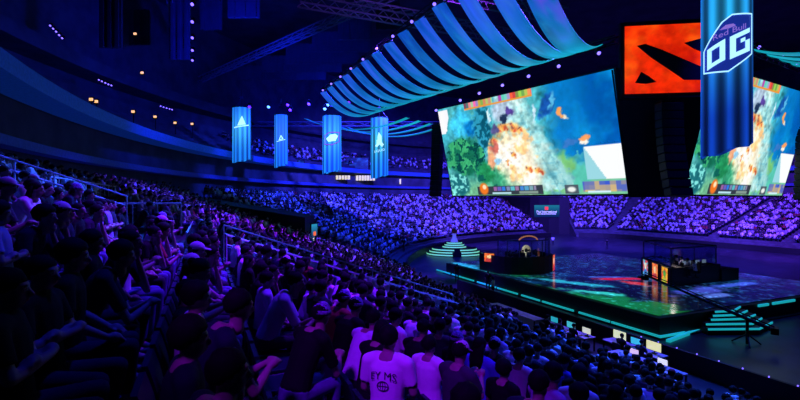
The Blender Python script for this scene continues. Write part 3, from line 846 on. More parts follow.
# four far ones
def far_mark(kind):
    if kind == 0: return [(flat_shape([[(-.5, 0), (.5, 0), (.3, .5), (.05, 1.2), (-.2, .7)]] + [stroke((-.9, -.15), (.9, -.15), .14)]), LOGOW, 'logo')]
    if kind == 1: return [(flat_shape(closed_line([(-.3, .1), (0, .75), (.3, .1)], .13) + [stroke((-.7, -.1), (.7, -.1), .1)]), LOGOW, 'logo')]
    if kind == 2:
        a = flat_shape([[(-.7, .1), (-.2, .5), (.4, .5), (.7, .2), (.4, -.35), (-.4, -.3)]]); b = flat_shape(closed_line([(-.95, .55), (-.3, .8), (.95, .6), (.8, 0), (.95, -.5), (0, -.75), (-.95, -.5), (-.8, 0)], .12))
        return [(a, LOGOW, 'logo'), (b, LOGOR, 'logo_outline')]
    a = flat_shape([[(-.1, 1.9), (.25, 1.3), (.2, .6), (.55, .2), (.3, -.1), (0, .3), (-.3, 0), (-.55, .2), (-.2, .7), (-.25, 1.3)]] + closed_line([(-.3, .9), (.1, 1.0), (.1, .5), (-.3, .4)], .12), [(text_mesh('LIQUID', .42), 0, -.5)])
    return [(a, LOGOW, 'logo')]
FB = [(241.5, 161, 108, 17, 'with a white flame-like mark, leftmost of the far row'), (281, 166, 115, 12.5, 'narrow, with a small white arch mark, second of the far row'), (332, 172, 116, 18, 'with a bear-like badge outlined in red, third of the far row'), (379.5, 177, 118, 17, 'with a white horse-like mark and lettering, rightmost of the far row')]
for k, (u, vb, vt, w, lab) in enumerate(FB):
    Y = 60.0; X = (u-400)/FPX*Y; zb = EYE + (200-vb)/FPX*Y; h = (vb-vt)/FPX*Y; r = w/2/FPX*Y
    mk = far_mark(k); zc = h*(.66 if k in (0,) else .5 if k == 1 else .58 if k == 2 else .5)
    for bm, _, _ in mk: up(bm, zc, r*.9)
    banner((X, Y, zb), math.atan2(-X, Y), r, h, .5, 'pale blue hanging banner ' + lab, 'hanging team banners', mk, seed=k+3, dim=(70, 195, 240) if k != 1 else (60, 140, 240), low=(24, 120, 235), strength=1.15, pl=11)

# ---------------------------------------------------------------- loudspeaker columns
def line_array(pts, rz, w, label):
    p0 = Vector(pts[0]); e = empty('line_array', pts[-1], 0, label, 'loudspeaker', 'black loudspeaker columns')
    b = Vector(pts[-1])
    for i, p in enumerate(pts):
        p = Vector(p) - b; nxt = Vector(pts[min(i+1, len(pts)-1)]) - Vector(pts[max(i-1, 0)])
        tilt = math.atan2(math.hypot(nxt.x, nxt.y), -nxt.z)
        MB().box((0, 0, 0), (w, .7, .52), bev=.04).build('speaker_cabinet', BLACK, e, p, (-tilt, 0, rz))
    MB().tube(p0-b, p0-b+Vector((0, 0, .9)), .03).box(p0-b+Vector((0, 0, .4)), (w*.8, .6, .1)).build('hanger', BLACKM, e)
    return e
J = lambda x, y, z, n, k, dx, dy: [(x + dx*(i/n)**2*k, y + dy*(i/n)**2*k, z - i*.55) for i in range(n)]
line_array(J(17.45, 29.2, 14.0, 11, 1.0, .5, -.4), R(5), 1.5, 'curved black loudspeaker column between the two giant screens')
line_array(J(4.0, 48.0, 15.8, 14, 1.0, -.3, -.4), R(-40), 1.1, 'black loudspeaker column beside the left edge of the left screen')
line_array(J(34.6, 38.6, 13.8, 11, 1.0, -.5, -.3), R(30), 1.3, 'black loudspeaker column at the far right, before the right screen edge')

# ---------------------------------------------------------------- lamps
def make_lamp(m):
    e = empty('moving_light', (0, 0, 0))
    MB().box((0, 0, -.06), (.34, .26, .12), bev=.02).tube((0, 0, 0), (0, 0, .12), .03).build('lamp_base', BLACKM, e)
    MB().prism([(-.23, -.06), (.23, -.06), (.23, .06), (-.23, .06)], -.1, -.13).build('yoke_bar', BLACKM, e)
    for s_ in (-1, 1): MB().box((s_*.205, 0, -.28), (.05, .12, .32)).build('yoke_arm', BLACKM, e)
    MB().tube((0, .08, -.22), (0, -.17, -.42), .13, .17, 12).build('lamp_head', BLACKM, e)
    MB().tube((0, -.172, -.422), (0, -.19, -.437), .15, .15, 12).ball((0, -.19, -.44), .14, 2, (1, 1, .6)).build('lens', m, e)
    return e
protos = {}
def lamp(p, label, m, group, sc=1.0, rz=0.0):
    if m.name not in protos: o = protos[m.name] = make_lamp(m)
    else: o = copy_tree(protos[m.name])
    o.location = p; o.rotation_euler = (0, 0, rz); o.scale = (sc, sc, sc); tag(o, label, 'lamp', group); return o
for k, f in enumerate(np.linspace(3.0, 12.6, 9)):
    p = OUA.lerp(OUB, f/(NR-1)); p = p + Vector((-.25, -.1, .1))
    lamp(p, '%s violet lamp from the near end along the outer ribbon truss' % ordinal(k), LENSM, 'lamps on the outer ribbon truss', .75)
for k, (u, v) in enumerate(((460, 100), (479, 93), (502, 85), (528, 76), (558, 66), (598, 53), (436, 110))):
    a = (u-400)/FPX; x0, y0 = INA.x - .2, INA.y - .2
    s = (a*y0 - x0)/(IND.x - a*IND.y); Y = y0 + IND.y*s
    lamp((a*Y, Y, EYE + (200-v)/FPX*Y + .3), 'violet-white lamp at %s place among those under the left screen truss' % ordinal(k), LENSM, 'lamps under the left screen truss', .85)
for k, (u, v) in enumerate(((757, 47), (780, 55), (796, 63))):
    a = (u-400)/FPX; x0, y0 = 20.8, 29.6; s = (a*y0 - x0)/(RD.x - a*RD.y); Y = y0 + RD.y*s
    lamp((a*Y, Y, EYE + (200-v)/FPX*Y + .3), '%s violet-white lamp from the banner under the right screen truss' % ordinal(k), LENSM, 'lamps under the right screen truss', .9)
for k, (u, v, Y, m) in enumerate(((250, 107, 58, LENSP), (269, 107, 60, LENSW), (288, 105, 59, LENSP), (290.5, 110, 57, LENSP), (309, 104, 59, LENSP), (325, 109, 57, LENSW), (349, 102.5, 58, LENSP), (328, 105, 60, LENSW))):
    lamp(((u-400)/FPX*Y, Y, EYE + (200-v)/FPX*Y + .5), '%s lamp from the left above the far row of banners, %s' % (ordinal(k), 'glowing violet' if m is LENSP else 'glowing pale blue'), m, 'lamps above the far banners', 1.3)
# lamps under the roof in a receding line, and three clusters of five
for k, v in enumerate((4, 21.5, 37.5, 50, 60)):
    Y = FPX*22/(200-v); lamp(((193-400)/FPX*Y, Y, 30.4), '%s violet ceiling lamp from the top of the receding line' % ordinal(k), LENSM, 'ceiling lamps in a receding line', 1.25)
for c, (pts, Y) in enumerate((([(51, 28), (54, 31), (57, 34), (60, 37.5), (63, 40.5)], 34), ([(99.5, 81), (102.5, 82.5), (106, 84), (109, 85.5), (112, 86.5)], 50), ([(161, 107), (164, 108), (167, 109), (170, 109.8), (172.5, 110.5)], 60))):
    for k, (u, v) in enumerate(pts):
        lamp(((u-400)/FPX*Y, Y, EYE + (200-v)/FPX*Y + .35), '%s small violet lamp of the %s cluster under the left roof' % (ordinal(k), ['nearest', 'middle', 'farthest'][c]), LENSM, 'lamp clusters under the left roof', .48 if c == 0 else .6)

# roof: slanting beam, hung ribbed panels, catwalk
truss('roof_truss', (-31.5, 71, 27), (3.0, 38, 27), 'long slanting dark-blue roof truss on the upper left', .7, .07, 2.0)
truss('roof_truss', (-52, 86, 22.5), (20, 86, 22.5), 'level far roof truss above the far row of banners', .8, .07, 2.5)
truss('roof_truss', (-24, 46, 31), (-36, 74, 31), 'dark roof truss carrying the receding line of ceiling lamps', .6, .06, 2.0)
for k, (a, b) in enumerate((((-6, 34, 26), (16, 44, 26)), ((-9, 40, 26), (13, 50, 26)))):
    truss('roof_truss', a, b, '%s violet-lit roof truss seen between the blue ribbons, from the far end' % ['second', 'first'][k], 1.2, .09, 1.2, group='trusses above the ribbons')
def ribbed(u0, u1, v0, v1, Y, lab):
    x0, x1 = (u0-400)/FPX*Y, (u1-400)/FPX*Y; z0, z1 = EYE + (200-v1)/FPX*Y, EYE + (200-v0)/FPX*Y
    mb = MB(); n = max(3, int((x1-x0)/.9))
    mb.box(((x0+x1)/2, Y, (z0+z1)/2), (x1-x0, .25, z1-z0))
    for i in range(n): mb.box((x0 + (i+.5)*(x1-x0)/n, Y-.2, (z0+z1)/2), ((x1-x0)/n*.45, .2, z1-z0))
    o = mb.build('roof_panel', PANELM); center_origin(o); tag(o, lab, 'panel', 'ribbed roof panels')
for k, q in enumerate(((338, 372, 18, 40, 60), (312, 372, 32, 52, 64), (286, 360, 44, 64, 68), (262, 342, 56, 72, 72), (238, 326, 66, 80, 76))):
    ribbed(*q, 'ribbed dark-blue roof panel, %s from the top of the stepped row' % ordinal(k))
for k, q in enumerate(((100, 122, 0, 48, 44), (170, 190, 0, 60, 52), (200, 222, 0, 30, 56), (130, 150, 10, 45, 60), (228, 260, 0, 18, 50), (376, 400, 0, 30, 66))):
    ribbed(*q, 'tall dark-blue roof panel, %s counted from the left edge of the roof' % ['first', 'third', 'fourth', 'second', 'fifth', 'sixth'][k])

def ray_o(u, o):
    """how far off the sight line at u meets the line o metres behind the stand's front"""
    k = (u-400)/FPX; Y = 8.0
    while Y < 150:
        p = np.array((k*Y, Y)); s, t = p @ AX, p @ BX
        oo = S0*0 + T0 - t if s < S0 else math.hypot(s-C1[0], t-C1[1]) - RA
        if oo >= o: return Y
        Y += .05
    return Y
# warm concourse lamps on the upper level
for k, (u, v) in enumerate(((6, 82), (20, 83), (66, 97), (91, 101), (96, 103), (133, 113), (155, 118), (175, 124), (192, 125), (135, 35), (142, 74))):
    X = (u-400)/FPX; Y = ray_o(u, OB + 4.2)
    if v < 80 and u > 100: Y = 55
    mb = MB(); mb.box((0, 0, .16), (.34, .12, .26), bev=.03); e = mb.build('wall_lamp', WARM, None, (X*Y, Y, EYE + (200-v)/FPX*Y)); tag(e, 'small warm yellow lamp of the upper concourse, %s from the left' % ordinal([0, 1, 2, 3, 4, 6, 8, 9, 10, 5, 7][k]), 'lamp', 'warm concourse lamps')
    MB().box((0, .1, .16), (.5, .1, .5)).build('lamp_plate', BLACKM, e)
    if not (v < 80 and u > 100): hp = EYE + (200-v)/FPX*Y - 16.6; MB().tube((0, .12, -hp), (0, .12, .1), .05).build('lamp_post', BLACKM, e)

# ---------------------------------------------------------------- signs
def gradient_pic(c0, c1):
    def fn(x, y): return np.array(c0, float)*(1-y[..., None]) + np.array(c1, float)*y[..., None]
    return fn
SGN_W = mat('sign_lettering', (240, 240, 245), .5, emit=(235, 235, 245), strength=.95, noise=0)
SGN_R = mat('sign_red', (230, 60, 40), .5, emit=(230, 60, 40), strength=.95, noise=0)
def lettering(parent, body, size, m, x, z, name='lettering', sx=1.0):
    me_ = text_mesh(body, size); me_.transform(Matrix.Diagonal((sx, 1, 1, 1))); me_.materials.append(m)
    return link(name, me_, parent, (x, -.04, z), (R(90), 0, 0))
k, ch = 'b', CH_B
x, y, nx_, ny_ = at_path('b', 108.5, 7.75)
sg = empty('entrance_sign', (x, y, 3.9), math.atan2(ny_, nx_) + math.pi/2, 'teal sign with a red emblem and white lettering over the far entrance', 'sign')
MB().box((0, .12, 1.5), (8.0, .2, 3.0)).build('housing', BLACK, sg)
link('display', pic_mesh('display', 7.8, 2.8, gradient_pic((4, 30, 90), (26, 120, 150)), 8), sg, (0, 0, .1))
MB().box((0, -.04, 2.15), (.8, .04, .75), bev=.05).build('emblem', SGN_R, sg)
lettering(sg, 'The International', .72, SGN_W, 0, 1.35); MB().box((0, -.04, .85), (4.6, .03, .1)).build('underline', SGN_W, sg)
x, y, nx_, ny_ = at_path('a', 22.4, 9.7)
sg = empty('entrance_sign', (x, y, 3.4), math.atan2(ny_, nx_) + math.pi/2 - .25, 'small teal sign with an orange emblem by the near left entrance', 'sign')
MB().box((0, .12, 1.0), (1.7, .2, 2.2)).build('housing', BLACK, sg)
link('display', pic_mesh('display', 1.5, 2.0, gradient_pic((6, 14, 60), (40, 150, 190)), 8), sg)
MB().tube((0, -.05, 1.05), (0, 0.0, 1.05), .3, seg=3).box((0, -.03, .95), (.55, .04, .35)).build('emblem', mat('sign_orange', (250, 120, 60), .5, emit=(245, 110, 60), strength=.95, noise=0), sg)
MB().box((0, -.03, .5), (.9, .03, .1)).build('lettering', SGN_W, sg); MB().box((0, -.03, .3), (.6, .03, .07)).build('lettering', SGN_W, sg)
# yellow-lit suite windows and the dim blue boards at the far end
YW = mat('lit_suite_glass', (250, 240, 110), .3, emit=(240, 225, 80), strength=.8, noise=.3, scale=3)
for k, (u0, u1, v0, v1) in enumerate(((336, 350, 175.5, 179.5), (356, 375, 175.5, 180.5), (399.5, 401, 179, 184))):
    Y = ray_o(u0, OB - .25) - .2; e = MB().box((0, 0, (v1-v0)/FPX*Y/2), ((u1-u0)/FPX*Y, .2, (v1-v0)/FPX*Y)).build('suite_window', YW, None, ((u0+u1-800)/2/FPX*Y, Y, EYE + (200-v1)/FPX*Y))
    tag(e, ['yellow-lit suite window under the third far banner', 'yellow-lit suite window left of the rightmost far banner', 'narrow white-lit doorway at the right of the suite windows'][k], 'window', 'lit suite windows')
    n = int((u1-u0)/3)
    for q in range(1, n+1):
        MB().box(((q/(n+1)-.5)*(u1-u0)/FPX*Y, -.12, (v1-v0)/FPX*Y/2), (.12, .08, (v1-v0)/FPX*Y)).build('mullion', BLACKM, e)
def boardpic(x, y):
    n = vnoise(x*5, y*4, 77); return np.array((8, 24, 90.)) + np.clip(n-.45, 0, 1)[..., None]*np.array((60, 160, 330.))
for k, (u, v, w, h) in enumerate(((298, 165, 11, 9), (356, 164, 24, 12))):
    Y = ray_o(u, OB + 1.7); e = empty('video_board', ((u-400)/FPX*Y, Y, EYE + (200-v-h/2)/FPX*Y), 0, ['small dim blue video board between the second and third far banners', 'wide dim blue video board between the third and fourth far banners'][k], 'screen')
    MB().box((0, .12, h/FPX*Y/2), (w/FPX*Y+.3, .2, h/FPX*Y+.3)).build('housing', BLACK, e)
    p = link('display', pic_mesh('display', w/FPX*Y, h/FPX*Y, boardpic, 24), e)
# ================================================================ people
POSES = {}
SKIN = mat_attr('skin', 0, .55)
SHIRT = mat_objcol('shirt_cloth', .85)
TROUS = mat('dark_trousers', (26, 27, 38), .85, noise=.2, scale=8)
JEANS = mat('blue_jeans', (78, 88, 130), .85, noise=.2, scale=8)
HAIR = mat('dark_hair', (9, 8, 9), .8, noise=.3, scale=30, spec=.15)
CAPB = mat('black_cap_cloth', (20, 20, 27), .9, noise=.15, spec=.1)
CAPW = mat('pale_cap_cloth', (190, 185, 200), .85, noise=.15)
CAPR = mat('red_cap_cloth', (200, 34, 50), .85, noise=.15)
BEAN = mat('patterned_knit', (120, 110, 170), .9, noise=.6, scale=40)

def remeshed(mb, voxel, smooth=4):
    me0 = bpy.data.meshes.new('tmp'); mb.bm.to_mesh(me0); mb.bm.free()
    o = bpy.data.objects.new('tmp', me0); COL.objects.link(o)
    m = o.modifiers.new('r', 'REMESH'); m.mode = 'VOXEL'; m.voxel_size = voxel
    s = o.modifiers.new('s', 'SMOOTH'); s.iterations = smooth; s.factor = .5
    dg = bpy.context.evaluated_depsgraph_get(); dg.update()
    me_ = bpy.data.meshes.new_from_object(o.evaluated_get(dg))
    COL.objects.unlink(o); bpy.data.objects.remove(o); bpy.data.meshes.remove(me0)
    me_.polygons.foreach_set('use_smooth', [True]*len(me_.polygons))
    return me_

def ellipse_ring(c, rx, ry, ax, ay, n=14):
    return [tuple(Vector(c) + ax*(rx*math.cos(a)) + ay*(ry*math.sin(a))) for a in np.linspace(0, 2*math.pi, n+1)[:-1]]

def torso(mb, spine, grow=0.0, top=None):
    """spine: list of (centre, half width, half depth)"""
    pts = [Vector(c) for c, _, _ in spine]; rings = []
    for i, (c, rx, ry) in enumerate(spine):
        d = (pts[min(i+1, len(pts)-1)] - pts[max(i-1, 0)]).normalized()
        ax = Vector((1, 0, 0)); ay = d.cross(ax).normalized()
        rings.append(ellipse_ring(c, rx+grow, ry+grow, ax, ay))
    mb.loft(rings)

def pose_joints(kind):
    """joints of a seated (or standing) figure, origin on the floor below the hips, facing +y"""
    if kind == 'stand':
        spine = [((0, 0, .92), .155, .11), ((0, .0, 1.05), .14, .105), ((0, .0, 1.2), .155, .115), ((0, -.01, 1.34), .175, .115), ((0, -.01, 1.44), .15, .085), ((0, 0, 1.49), .06, .06)]
        sh = 1.42; head = (0, .035, 1.63); tilt = 0
        legs = [((s*.095, 0, .9), (s*.11, .03, .49), (s*.12, -.02, .08), (s*.14, .13, .04)) for s in (-1, 1)]
        arms = [((s*.19, -.01, sh), (s*.25, -.02, 1.13), (s*.24, .1, .88), (s*.23, .17, .8)) for s in (-1, 1)]
        if kind == 'stand': arms[1] = ((.19, 0, sh), (.27, .08, 1.16), (.14, .3, 1.25), (.1, .38, 1.3))
        return spine, head, tilt, legs, arms
    lean = {'rest': .02, 'lean': .26, 'fold': -.02, 'phone': .06, 'chin': .2, 'type': .1}[kind]
    z0 = .52
    def at(h): return lean*(h/.62)**1.2*1.0, z0 + h*math.sqrt(max(.5, 1-(lean*.9)**2*1.2))
    spine = []
    for h, rx, ry in ((-.06, .17, .13), (.08, .165, .13), (.24, .15, .115), (.4, .17, .12), (.52, .18, .11), (.6, .14, .08), (.65, .06, .06)):
        y, z = at(max(h, 0)); spine.append(((0, y, z if h >= 0 else z0+h), rx, ry))
    ys, zs = at(.56); yh, zh = at(.78)
    head = (0, yh + .035, zh - .005); tilt = {'lean': -.15, 'phone': -.35, 'chin': -.05}.get(kind, -.08)
    legs = [((s*.09, .02, .52), (s*.12, .46, .53), (s*.13, .43, .1), (s*.14, .57, .045)) for s in (-1, 1)]
    if kind == 'fold': legs = [((s*.09, .02, .52), (s*.16, .45, .54), (s*.11, .36, .1), (s*.12, .5, .045)) for s in (-1, 1)]
    S = lambda s: (s*.195, ys, zs)
    if kind == 'rest': arms = [(S(s), (s*.25, ys+.03, zs-.28), (s*.17, .3, .64), (s*.14, .38, .625)) for s in (-1, 1)]
    elif kind == 'lean': arms = [(S(s), (s*.18, .43, .64), (s*.05, .6, .76), (s*.02, .65, .78)) for s in (-1, 1)]
    elif kind == 'fold': arms = [(S(s), (s*.26, ys+.08, zs-.26), (-s*.06, ys+.2+.025*s, zs-.22), (-s*.14, ys+.18+.03*s, zs-.2)) for s in (-1, 1)]
    elif kind == 'phone': arms = [(S(s), (s*.24, ys+.12, zs-.24), (s*.08, ys+.36, zs-.14), (s*.05, ys+.42, zs-.08)) for s in (-1, 1)]
    elif kind == 'type': arms = [(S(s), (s*.25, ys+.1, zs-.26), (s*.18, ys+.38, zs-.28), (s*.15, ys+.46, zs-.28)) for s in (-1, 1)]
    else: arms = [((-.195, ys, zs), (-.2, .4, .66), (-.06, yh+.07, zh-.2), (-.03, yh+.09, zh-.12)), (S(1), (.25, ys+.03, zs-.28), (.15, .32, .64), (.1, .38, .63))]
    return spine, head, tilt, legs, arms

def build_hand(mb, wrist, tip, side):
    w = Vector(wrist); d = (Vector(tip)-w).normalized(); up_ = Vector((0, 0, 1)); sx = d.cross(up_).normalized(); dn = sx.cross(d)
    pc = w + d*.05; mb.ball(pc, .045, 2, (1, 1, 1)); mb.caps(w, w + d*.075, .028, .034)
    for k, (off, L) in enumerate(((-.03, .058), (-.011, .072), (.011, .07), (.03, .055))):
        b = w + d*.075 + sx*off; k1 = b + d*L*.5 - up_*.006; k2 = k1 + d*L*.35 - up_*.025
        mb.caps(b, k1, .0105, .0095); mb.caps(k1, k2, .0095, .0085)
    tb = w + d*.02 + sx*(-side*.034); t1 = tb + d*.04 - sx*side*.025; mb.caps(tb, t1, .013, .011); mb.caps(t1, t1 + d*.025 - up_*.006, .011, .009)

def head_shape(mb, c, tilt):
    M = Matrix.Translation(c) @ Matrix.Rotation(tilt, 4, 'X')
    P = lambda x, y, z: M @ Vector((x, y, z))
    rot = Matrix.Rotation(tilt, 3, 'X')
    mb.ball(P(0, -.005, .02), .1, 3, (.78, .97, .98), rot); mb.ball(P(0, .02, -.05), .075, 3, (.8, .95, 1.0), rot)
    mb.ball(P(0, .055, -.085), .032, 2, (1.1, .9, .8), rot)
    mb.caps(P(0, .09, .01), P(0, .112, -.028), .01, .017); mb.ball(P(0, .094, -.062), .02, 2, (1.2, .5, .55), rot)
    mb.ball(P(0, .075, .03), .05, 2, (1.2, .5, .3), rot)
    for s in (-1, 1):
        mb.ball(P(s*.078, -.012, -.005), .03, 2, (.35, .7, 1.1), rot)
        mb.ball(P(s*.033, .078, .008), .014, 2)
    mb.caps(Vector(c) + Vector((0, -.02, -.17)), P(0, -.012, -.05), .056, .052)
    return M

def make_pose(kind, voxel=.011):
    spine, head, tilt, legs, arms = pose_joints(kind)
    mb = MB(); torso(mb, spine)
    M = head_shape(mb, head, tilt)
    for i, (h, k, a, t) in enumerate(legs):
        mb.caps(h, k, .082, .056); mb.caps(k, Vector(k).lerp(Vector(a), .35), .056, .056); mb.caps(Vector(k).lerp(Vector(a), .35), a, .056, .038); mb.caps(a, t, .042, .036)
    for s, e, w, tp in arms:
        side = 1 if s[0] > 0 else -1
        mb.caps((s[0]*.55, s[1], s[2]+.02), s, .07, .058); mb.caps(s, e, .053, .041); mb.caps(e, Vector(e).lerp(Vector(w), .4), .041, .042); mb.caps(Vector(e).lerp(Vector(w), .4), w, .042, .027); build_hand(mb, w, tp, side)
    body = remeshed(mb, voxel, 3); body.materials.append(SKIN)
    n = len(body.vertices); co = np.empty(n*3, np.float32); body.vertices.foreach_get('co', co); co = co.reshape(-1, 3)
    col = np.tile(np.array(C3(146, 124, 116), np.float32), (n, 1)); Mi = np.array(M.inverted())
    loc = co @ Mi[:3, :3].T + Mi[:3, 3]
    for s in (-1, 1):
        d = np.linalg.norm(loc - np.array((s*.033, .09, .008)), axis=1); col[d < .016] = C3(235, 230, 230); col[d < .009] = C3(25, 18, 16)
        d = np.linalg.norm((loc - np.array((s*.033, .085, .03)))*np.array((.45, 1, 1.8)), axis=1); col[d < .012] = C3(30, 22, 20)
    d = np.linalg.norm((loc - np.array((0, .1, -.062)))*np.array((.6, 1, 1.6)), axis=1); col[d < .017] = C3(150, 80, 80)
    a = body.color_attributes.new('Col', 'FLOAT_COLOR', 'POINT'); c4 = np.ones((n, 4), np.float32); c4[:, :3] = col; a.data.foreach_set('color', c4.ravel())
    # shirt: trunk, shoulders, short sleeves
    mb = MB(); a_, b_ = Vector(spine[-2][0]), Vector(spine[-1][0]); torso(mb, spine[:-1] + [(tuple(a_.lerp(b_, .5) - Vector((0, .012, 0))), .078, .072)], .016)
    for s, e, w, tp in arms:
        m = Vector(s).lerp(Vector(e), .72); mb.caps((s[0]*.55, s[1], s[2]+.02), s, .082, .072); mb.tube(s, m, .07, .062, 14)
    sh = remeshed(mb, .014, 4); sh.materials.append(SHIRT)
    mb = MB()
    torso(mb, [(c, rx, ry) for c, rx, ry in spine[:2]], .02)
    for h, k, a, t in legs:
        mb.caps(h, k, .096, .07); mb.tube(k, Vector(k).lerp(Vector(a), .9), .07, .058, 14)
    tr = remeshed(mb, .015, 4)
    so = []
    for h, k, a, t in legs:
        mb = MB(); mb.caps(Vector(a)-Vector((0, .02, .03)), Vector(t)+Vector((0, .03, -.005)), .05, .045)
        q = remeshed(mb, .013, 2); q.materials.append(BLACK); so.append(q)
    POSES[kind] = dict(body=body, shirt=sh, trousers=tr, shoes=so, head=head, tilt=tilt)
for k_ in ('rest', 'lean', 'fold', 'phone', 'chin', 'type', 'stand'): make_pose(k_)

def hair_mesh(kind):
    mb = MB()
    if kind == 'short': 
        mb.ball((0, -.02, .03), .106, 3, (.9, 1.04, 1.02))
        for v in mb.bm.verts:
            if v.co.z < -.005 + v.co.y*.72: v.co = Vector((v.co.x*.78, v.co.y*.84-.002, v.co.z*.86))
            else: v.co *= 1.0 + .05*math.sin(v.co.x*160)*math.cos(v.co.y*140)
    elif kind == 'long':
        mb.ball((0, -.018, .03), .103, 3, (.9, 1.04, 1.0))
        for v in mb.bm.verts:
            if v.co.z < .0 + v.co.y*.75 and v.co.y > -.04: v.co = Vector((v.co.x*.78, v.co.y*.84, v.co.z*.86))
        rings = [ellipse_ring((0, -.05, .05), .09, .055, Vector((1, 0, 0)), Vector((0, 1, 0))), ellipse_ring((0, -.07, -.05), .1, .05, Vector((1, 0, 0)), Vector((0, 1, 0))), ellipse_ring((0, -.095, -.17), .11, .04, Vector((1, 0, 0)), Vector((0, 1, 0))), ellipse_ring((0, -.11, -.28), .085, .025, Vector((1, 0, 0)), Vector((0, 1, 0)))]
        mb.loft(rings)
    elif kind == 'bun':
        mb.ball((0, -.02, .03), .105, 3, (.89, 1.03, 1.0))
        for v in mb.bm.verts:
            if v.co.z < -.005 + v.co.y*.72: v.co = Vector((v.co.x*.78, v.co.y*.84, v.co.z*.86))
        mb.ball((0, -.11, .07), .045, 2)
    elif kind == 'bushy':
        mb.ball((0, -.025, .045), .118, 3, (.95, 1.03, 1.0))
        for v in mb.bm.verts:
            if v.co.z < -.01 + v.co.y*.8: v.co = Vector((v.co.x*.7, v.co.y*.75, v.co.z*.86))
            else: v.co *= 1.0 + .07*math.sin(v.co.x*110+1)*math.cos(v.co.y*90)*math.sin(v.co.z*100)
    return mb.mesh('hair', HAIR, True)
HAIRS = {k: hair_mesh(k) for k in ('short', 'long', 'bun', 'bushy')}
def cap_mesh(beanie=False):
    mb = MB(); mb.ball((0, -.01, .045), .108, 3, (.86, 1.0, .92))
    for v in mb.bm.verts:
        lim = .05 if not beanie else .02
        if v.co.z < lim: v.co.z = lim - .004
    if not beanie:
        mb.loft([[(-.07, .075, .052), (.07, .075, .052), (.07, .075, .06), (-.07, .075, .06)], [(-.06, .15, .04), (.06, .15, .04), (.06, .15, .047), (-.06, .15, .047)], [(-.03, .178, .034), (.03, .178, .034), (.03, .178, .041), (-.03, .178, .041)]])
        mb.ball((0, -.01, .144), .01, 1)
    else: mb.loft([ellipse_ring((0, -.01, z), .098+g, .113+g, Vector((1, 0, 0)), Vector((0, 1, 0))) for z, g in ((.01, 0), (.015, .004), (.045, .004), (.05, 0))])
    return mb.mesh('cap', None, True)
CAPS = {}
for nm, mm in (('black', CAPB), ('pale', CAPW), ('red', CAPR)):
    c_ = cap_mesh(); c_.materials.append(mm); CAPS[nm] = c_
c_ = cap_mesh(True); c_.materials.append(BEAN); CAPS['knit'] = c_

def variant_mesh(key, src, m, name):
    if key not in POSES: 
        c = src.copy(); c.materials.clear(); c.materials.append(m); c.name = name; POSES[key] = c
    return POSES[key]
def person(loc, rz, pose, shirt_rgb, hair, jeans, label, group=None, cap=None, sc=1.0, tint=1.0):
    p = POSES[pose]
    e = link('person', p['body'], None, loc, (0, 0, rz)); e.scale = (sc, sc, sc)
    tag(e, label, 'person', group)
    s = link('shirt', p['shirt'], e); s.color = (*C3(*shirt_rgb), 1)
    link('trousers', variant_mesh((pose, 'j', jeans), p['trousers'], JEANS if jeans else TROUS, 'trousers'), e)
    for q in p['shoes']: link('shoe', q, e)
    link('hair', HAIRS[hair], e, p['head'], (p['tilt'], 0, 0))
    if cap: link('cap', CAPS[cap], e, p['head'], (p['tilt'], 0, 0))
    return e

# ---------------------------------------------------------------- places to sit
PITCH = .58
AISLES_N = ((13.3, 16.2),)
AISLES_A = ((44, 45.4), (60, 61.2), (76, 77.2))
AISLES_B = ((152, 157),)
AISLES_F = ((50.0, 51.4), (39, 40.4), (29, 30.4))
SEATS = []; EMPTY = set()
def add_seat(k, w, i):
    o = i*ROWD + .5
    x, y, nx_, ny_ = at_path(k, w, o)
    if y < .6: return
    u, v = 400 + FPX*x/y, 200 - FPX*(ZR(i)+.9-EYE)/y
    d = math.hypot(x, y)
    if not (-70 - 300/d < u < 870 + 300/d) or v > 520 + 300/d or v < 60: return
    SEATS.append((x, y, ZR(i), math.atan2(ny_, nx_) - math.pi/2, k, w, i, u, v, d))
for i in range(NROW):
    for s in np.arange(-10 + (i % 2)*.29, S0, PITCH):
        if any(a < s < b for a, b in AISLES_N): continue
        if 16.4 < s < 25.5 and 18 <= i <= 21: continue
        if i < 4 and s < 22 and (int(s*37 + i*13) % 10) < 6: EMPTY.add((i, round(s, 2)))
        add_seat('n', s, i)
    for kk, lo, hi, ch, ais in (('a', 0, 90, CH_A, AISLES_A), ('b', 90, 180, CH_B, AISLES_B)):
        dph = math.degrees(PITCH/((RA if kk == 'a' else RB) + i*ROWD + .5))
        for w in np.arange(lo + dph/2, hi, dph):
            if ch[0]-.6 < w < ch[1]+.6 or any(a < w < b for a, b in ais): continue
            if kk == 'a' and w > CH_A[1] and i < 2: continue
            if i < 3 and kk == 'b' and w < 130: continue
            if i < 3 and kk == 'b': continue
            add_seat(kk, w, i)
    for s in np.arange(C2[0], -12, -PITCH):
        if any(a < s < b for a, b in AISLES_F) or i < 3: continue
        add_seat('f', s, i)
# upper deck, far end only
UP = []
for i in range(2, 8):
    o = OB + i*.95 + .45; z = 14.5 + (i)*.5; dph = math.degrees(.62/(RA+o))
    for w in np.arange(40, 100, dph):
        x, y, nx_, ny_ = at_path('a' if w <= 90 else 'b', w, o)
        u = 400 + FPX*x/y
        if 180 < u < 470: UP.append((x, y, z, math.atan2(ny_, nx_) - math.pi/2, 'up', w, 100+i, u, 200 - FPX*(z+.9-EYE)/y, math.hypot(x, y)))

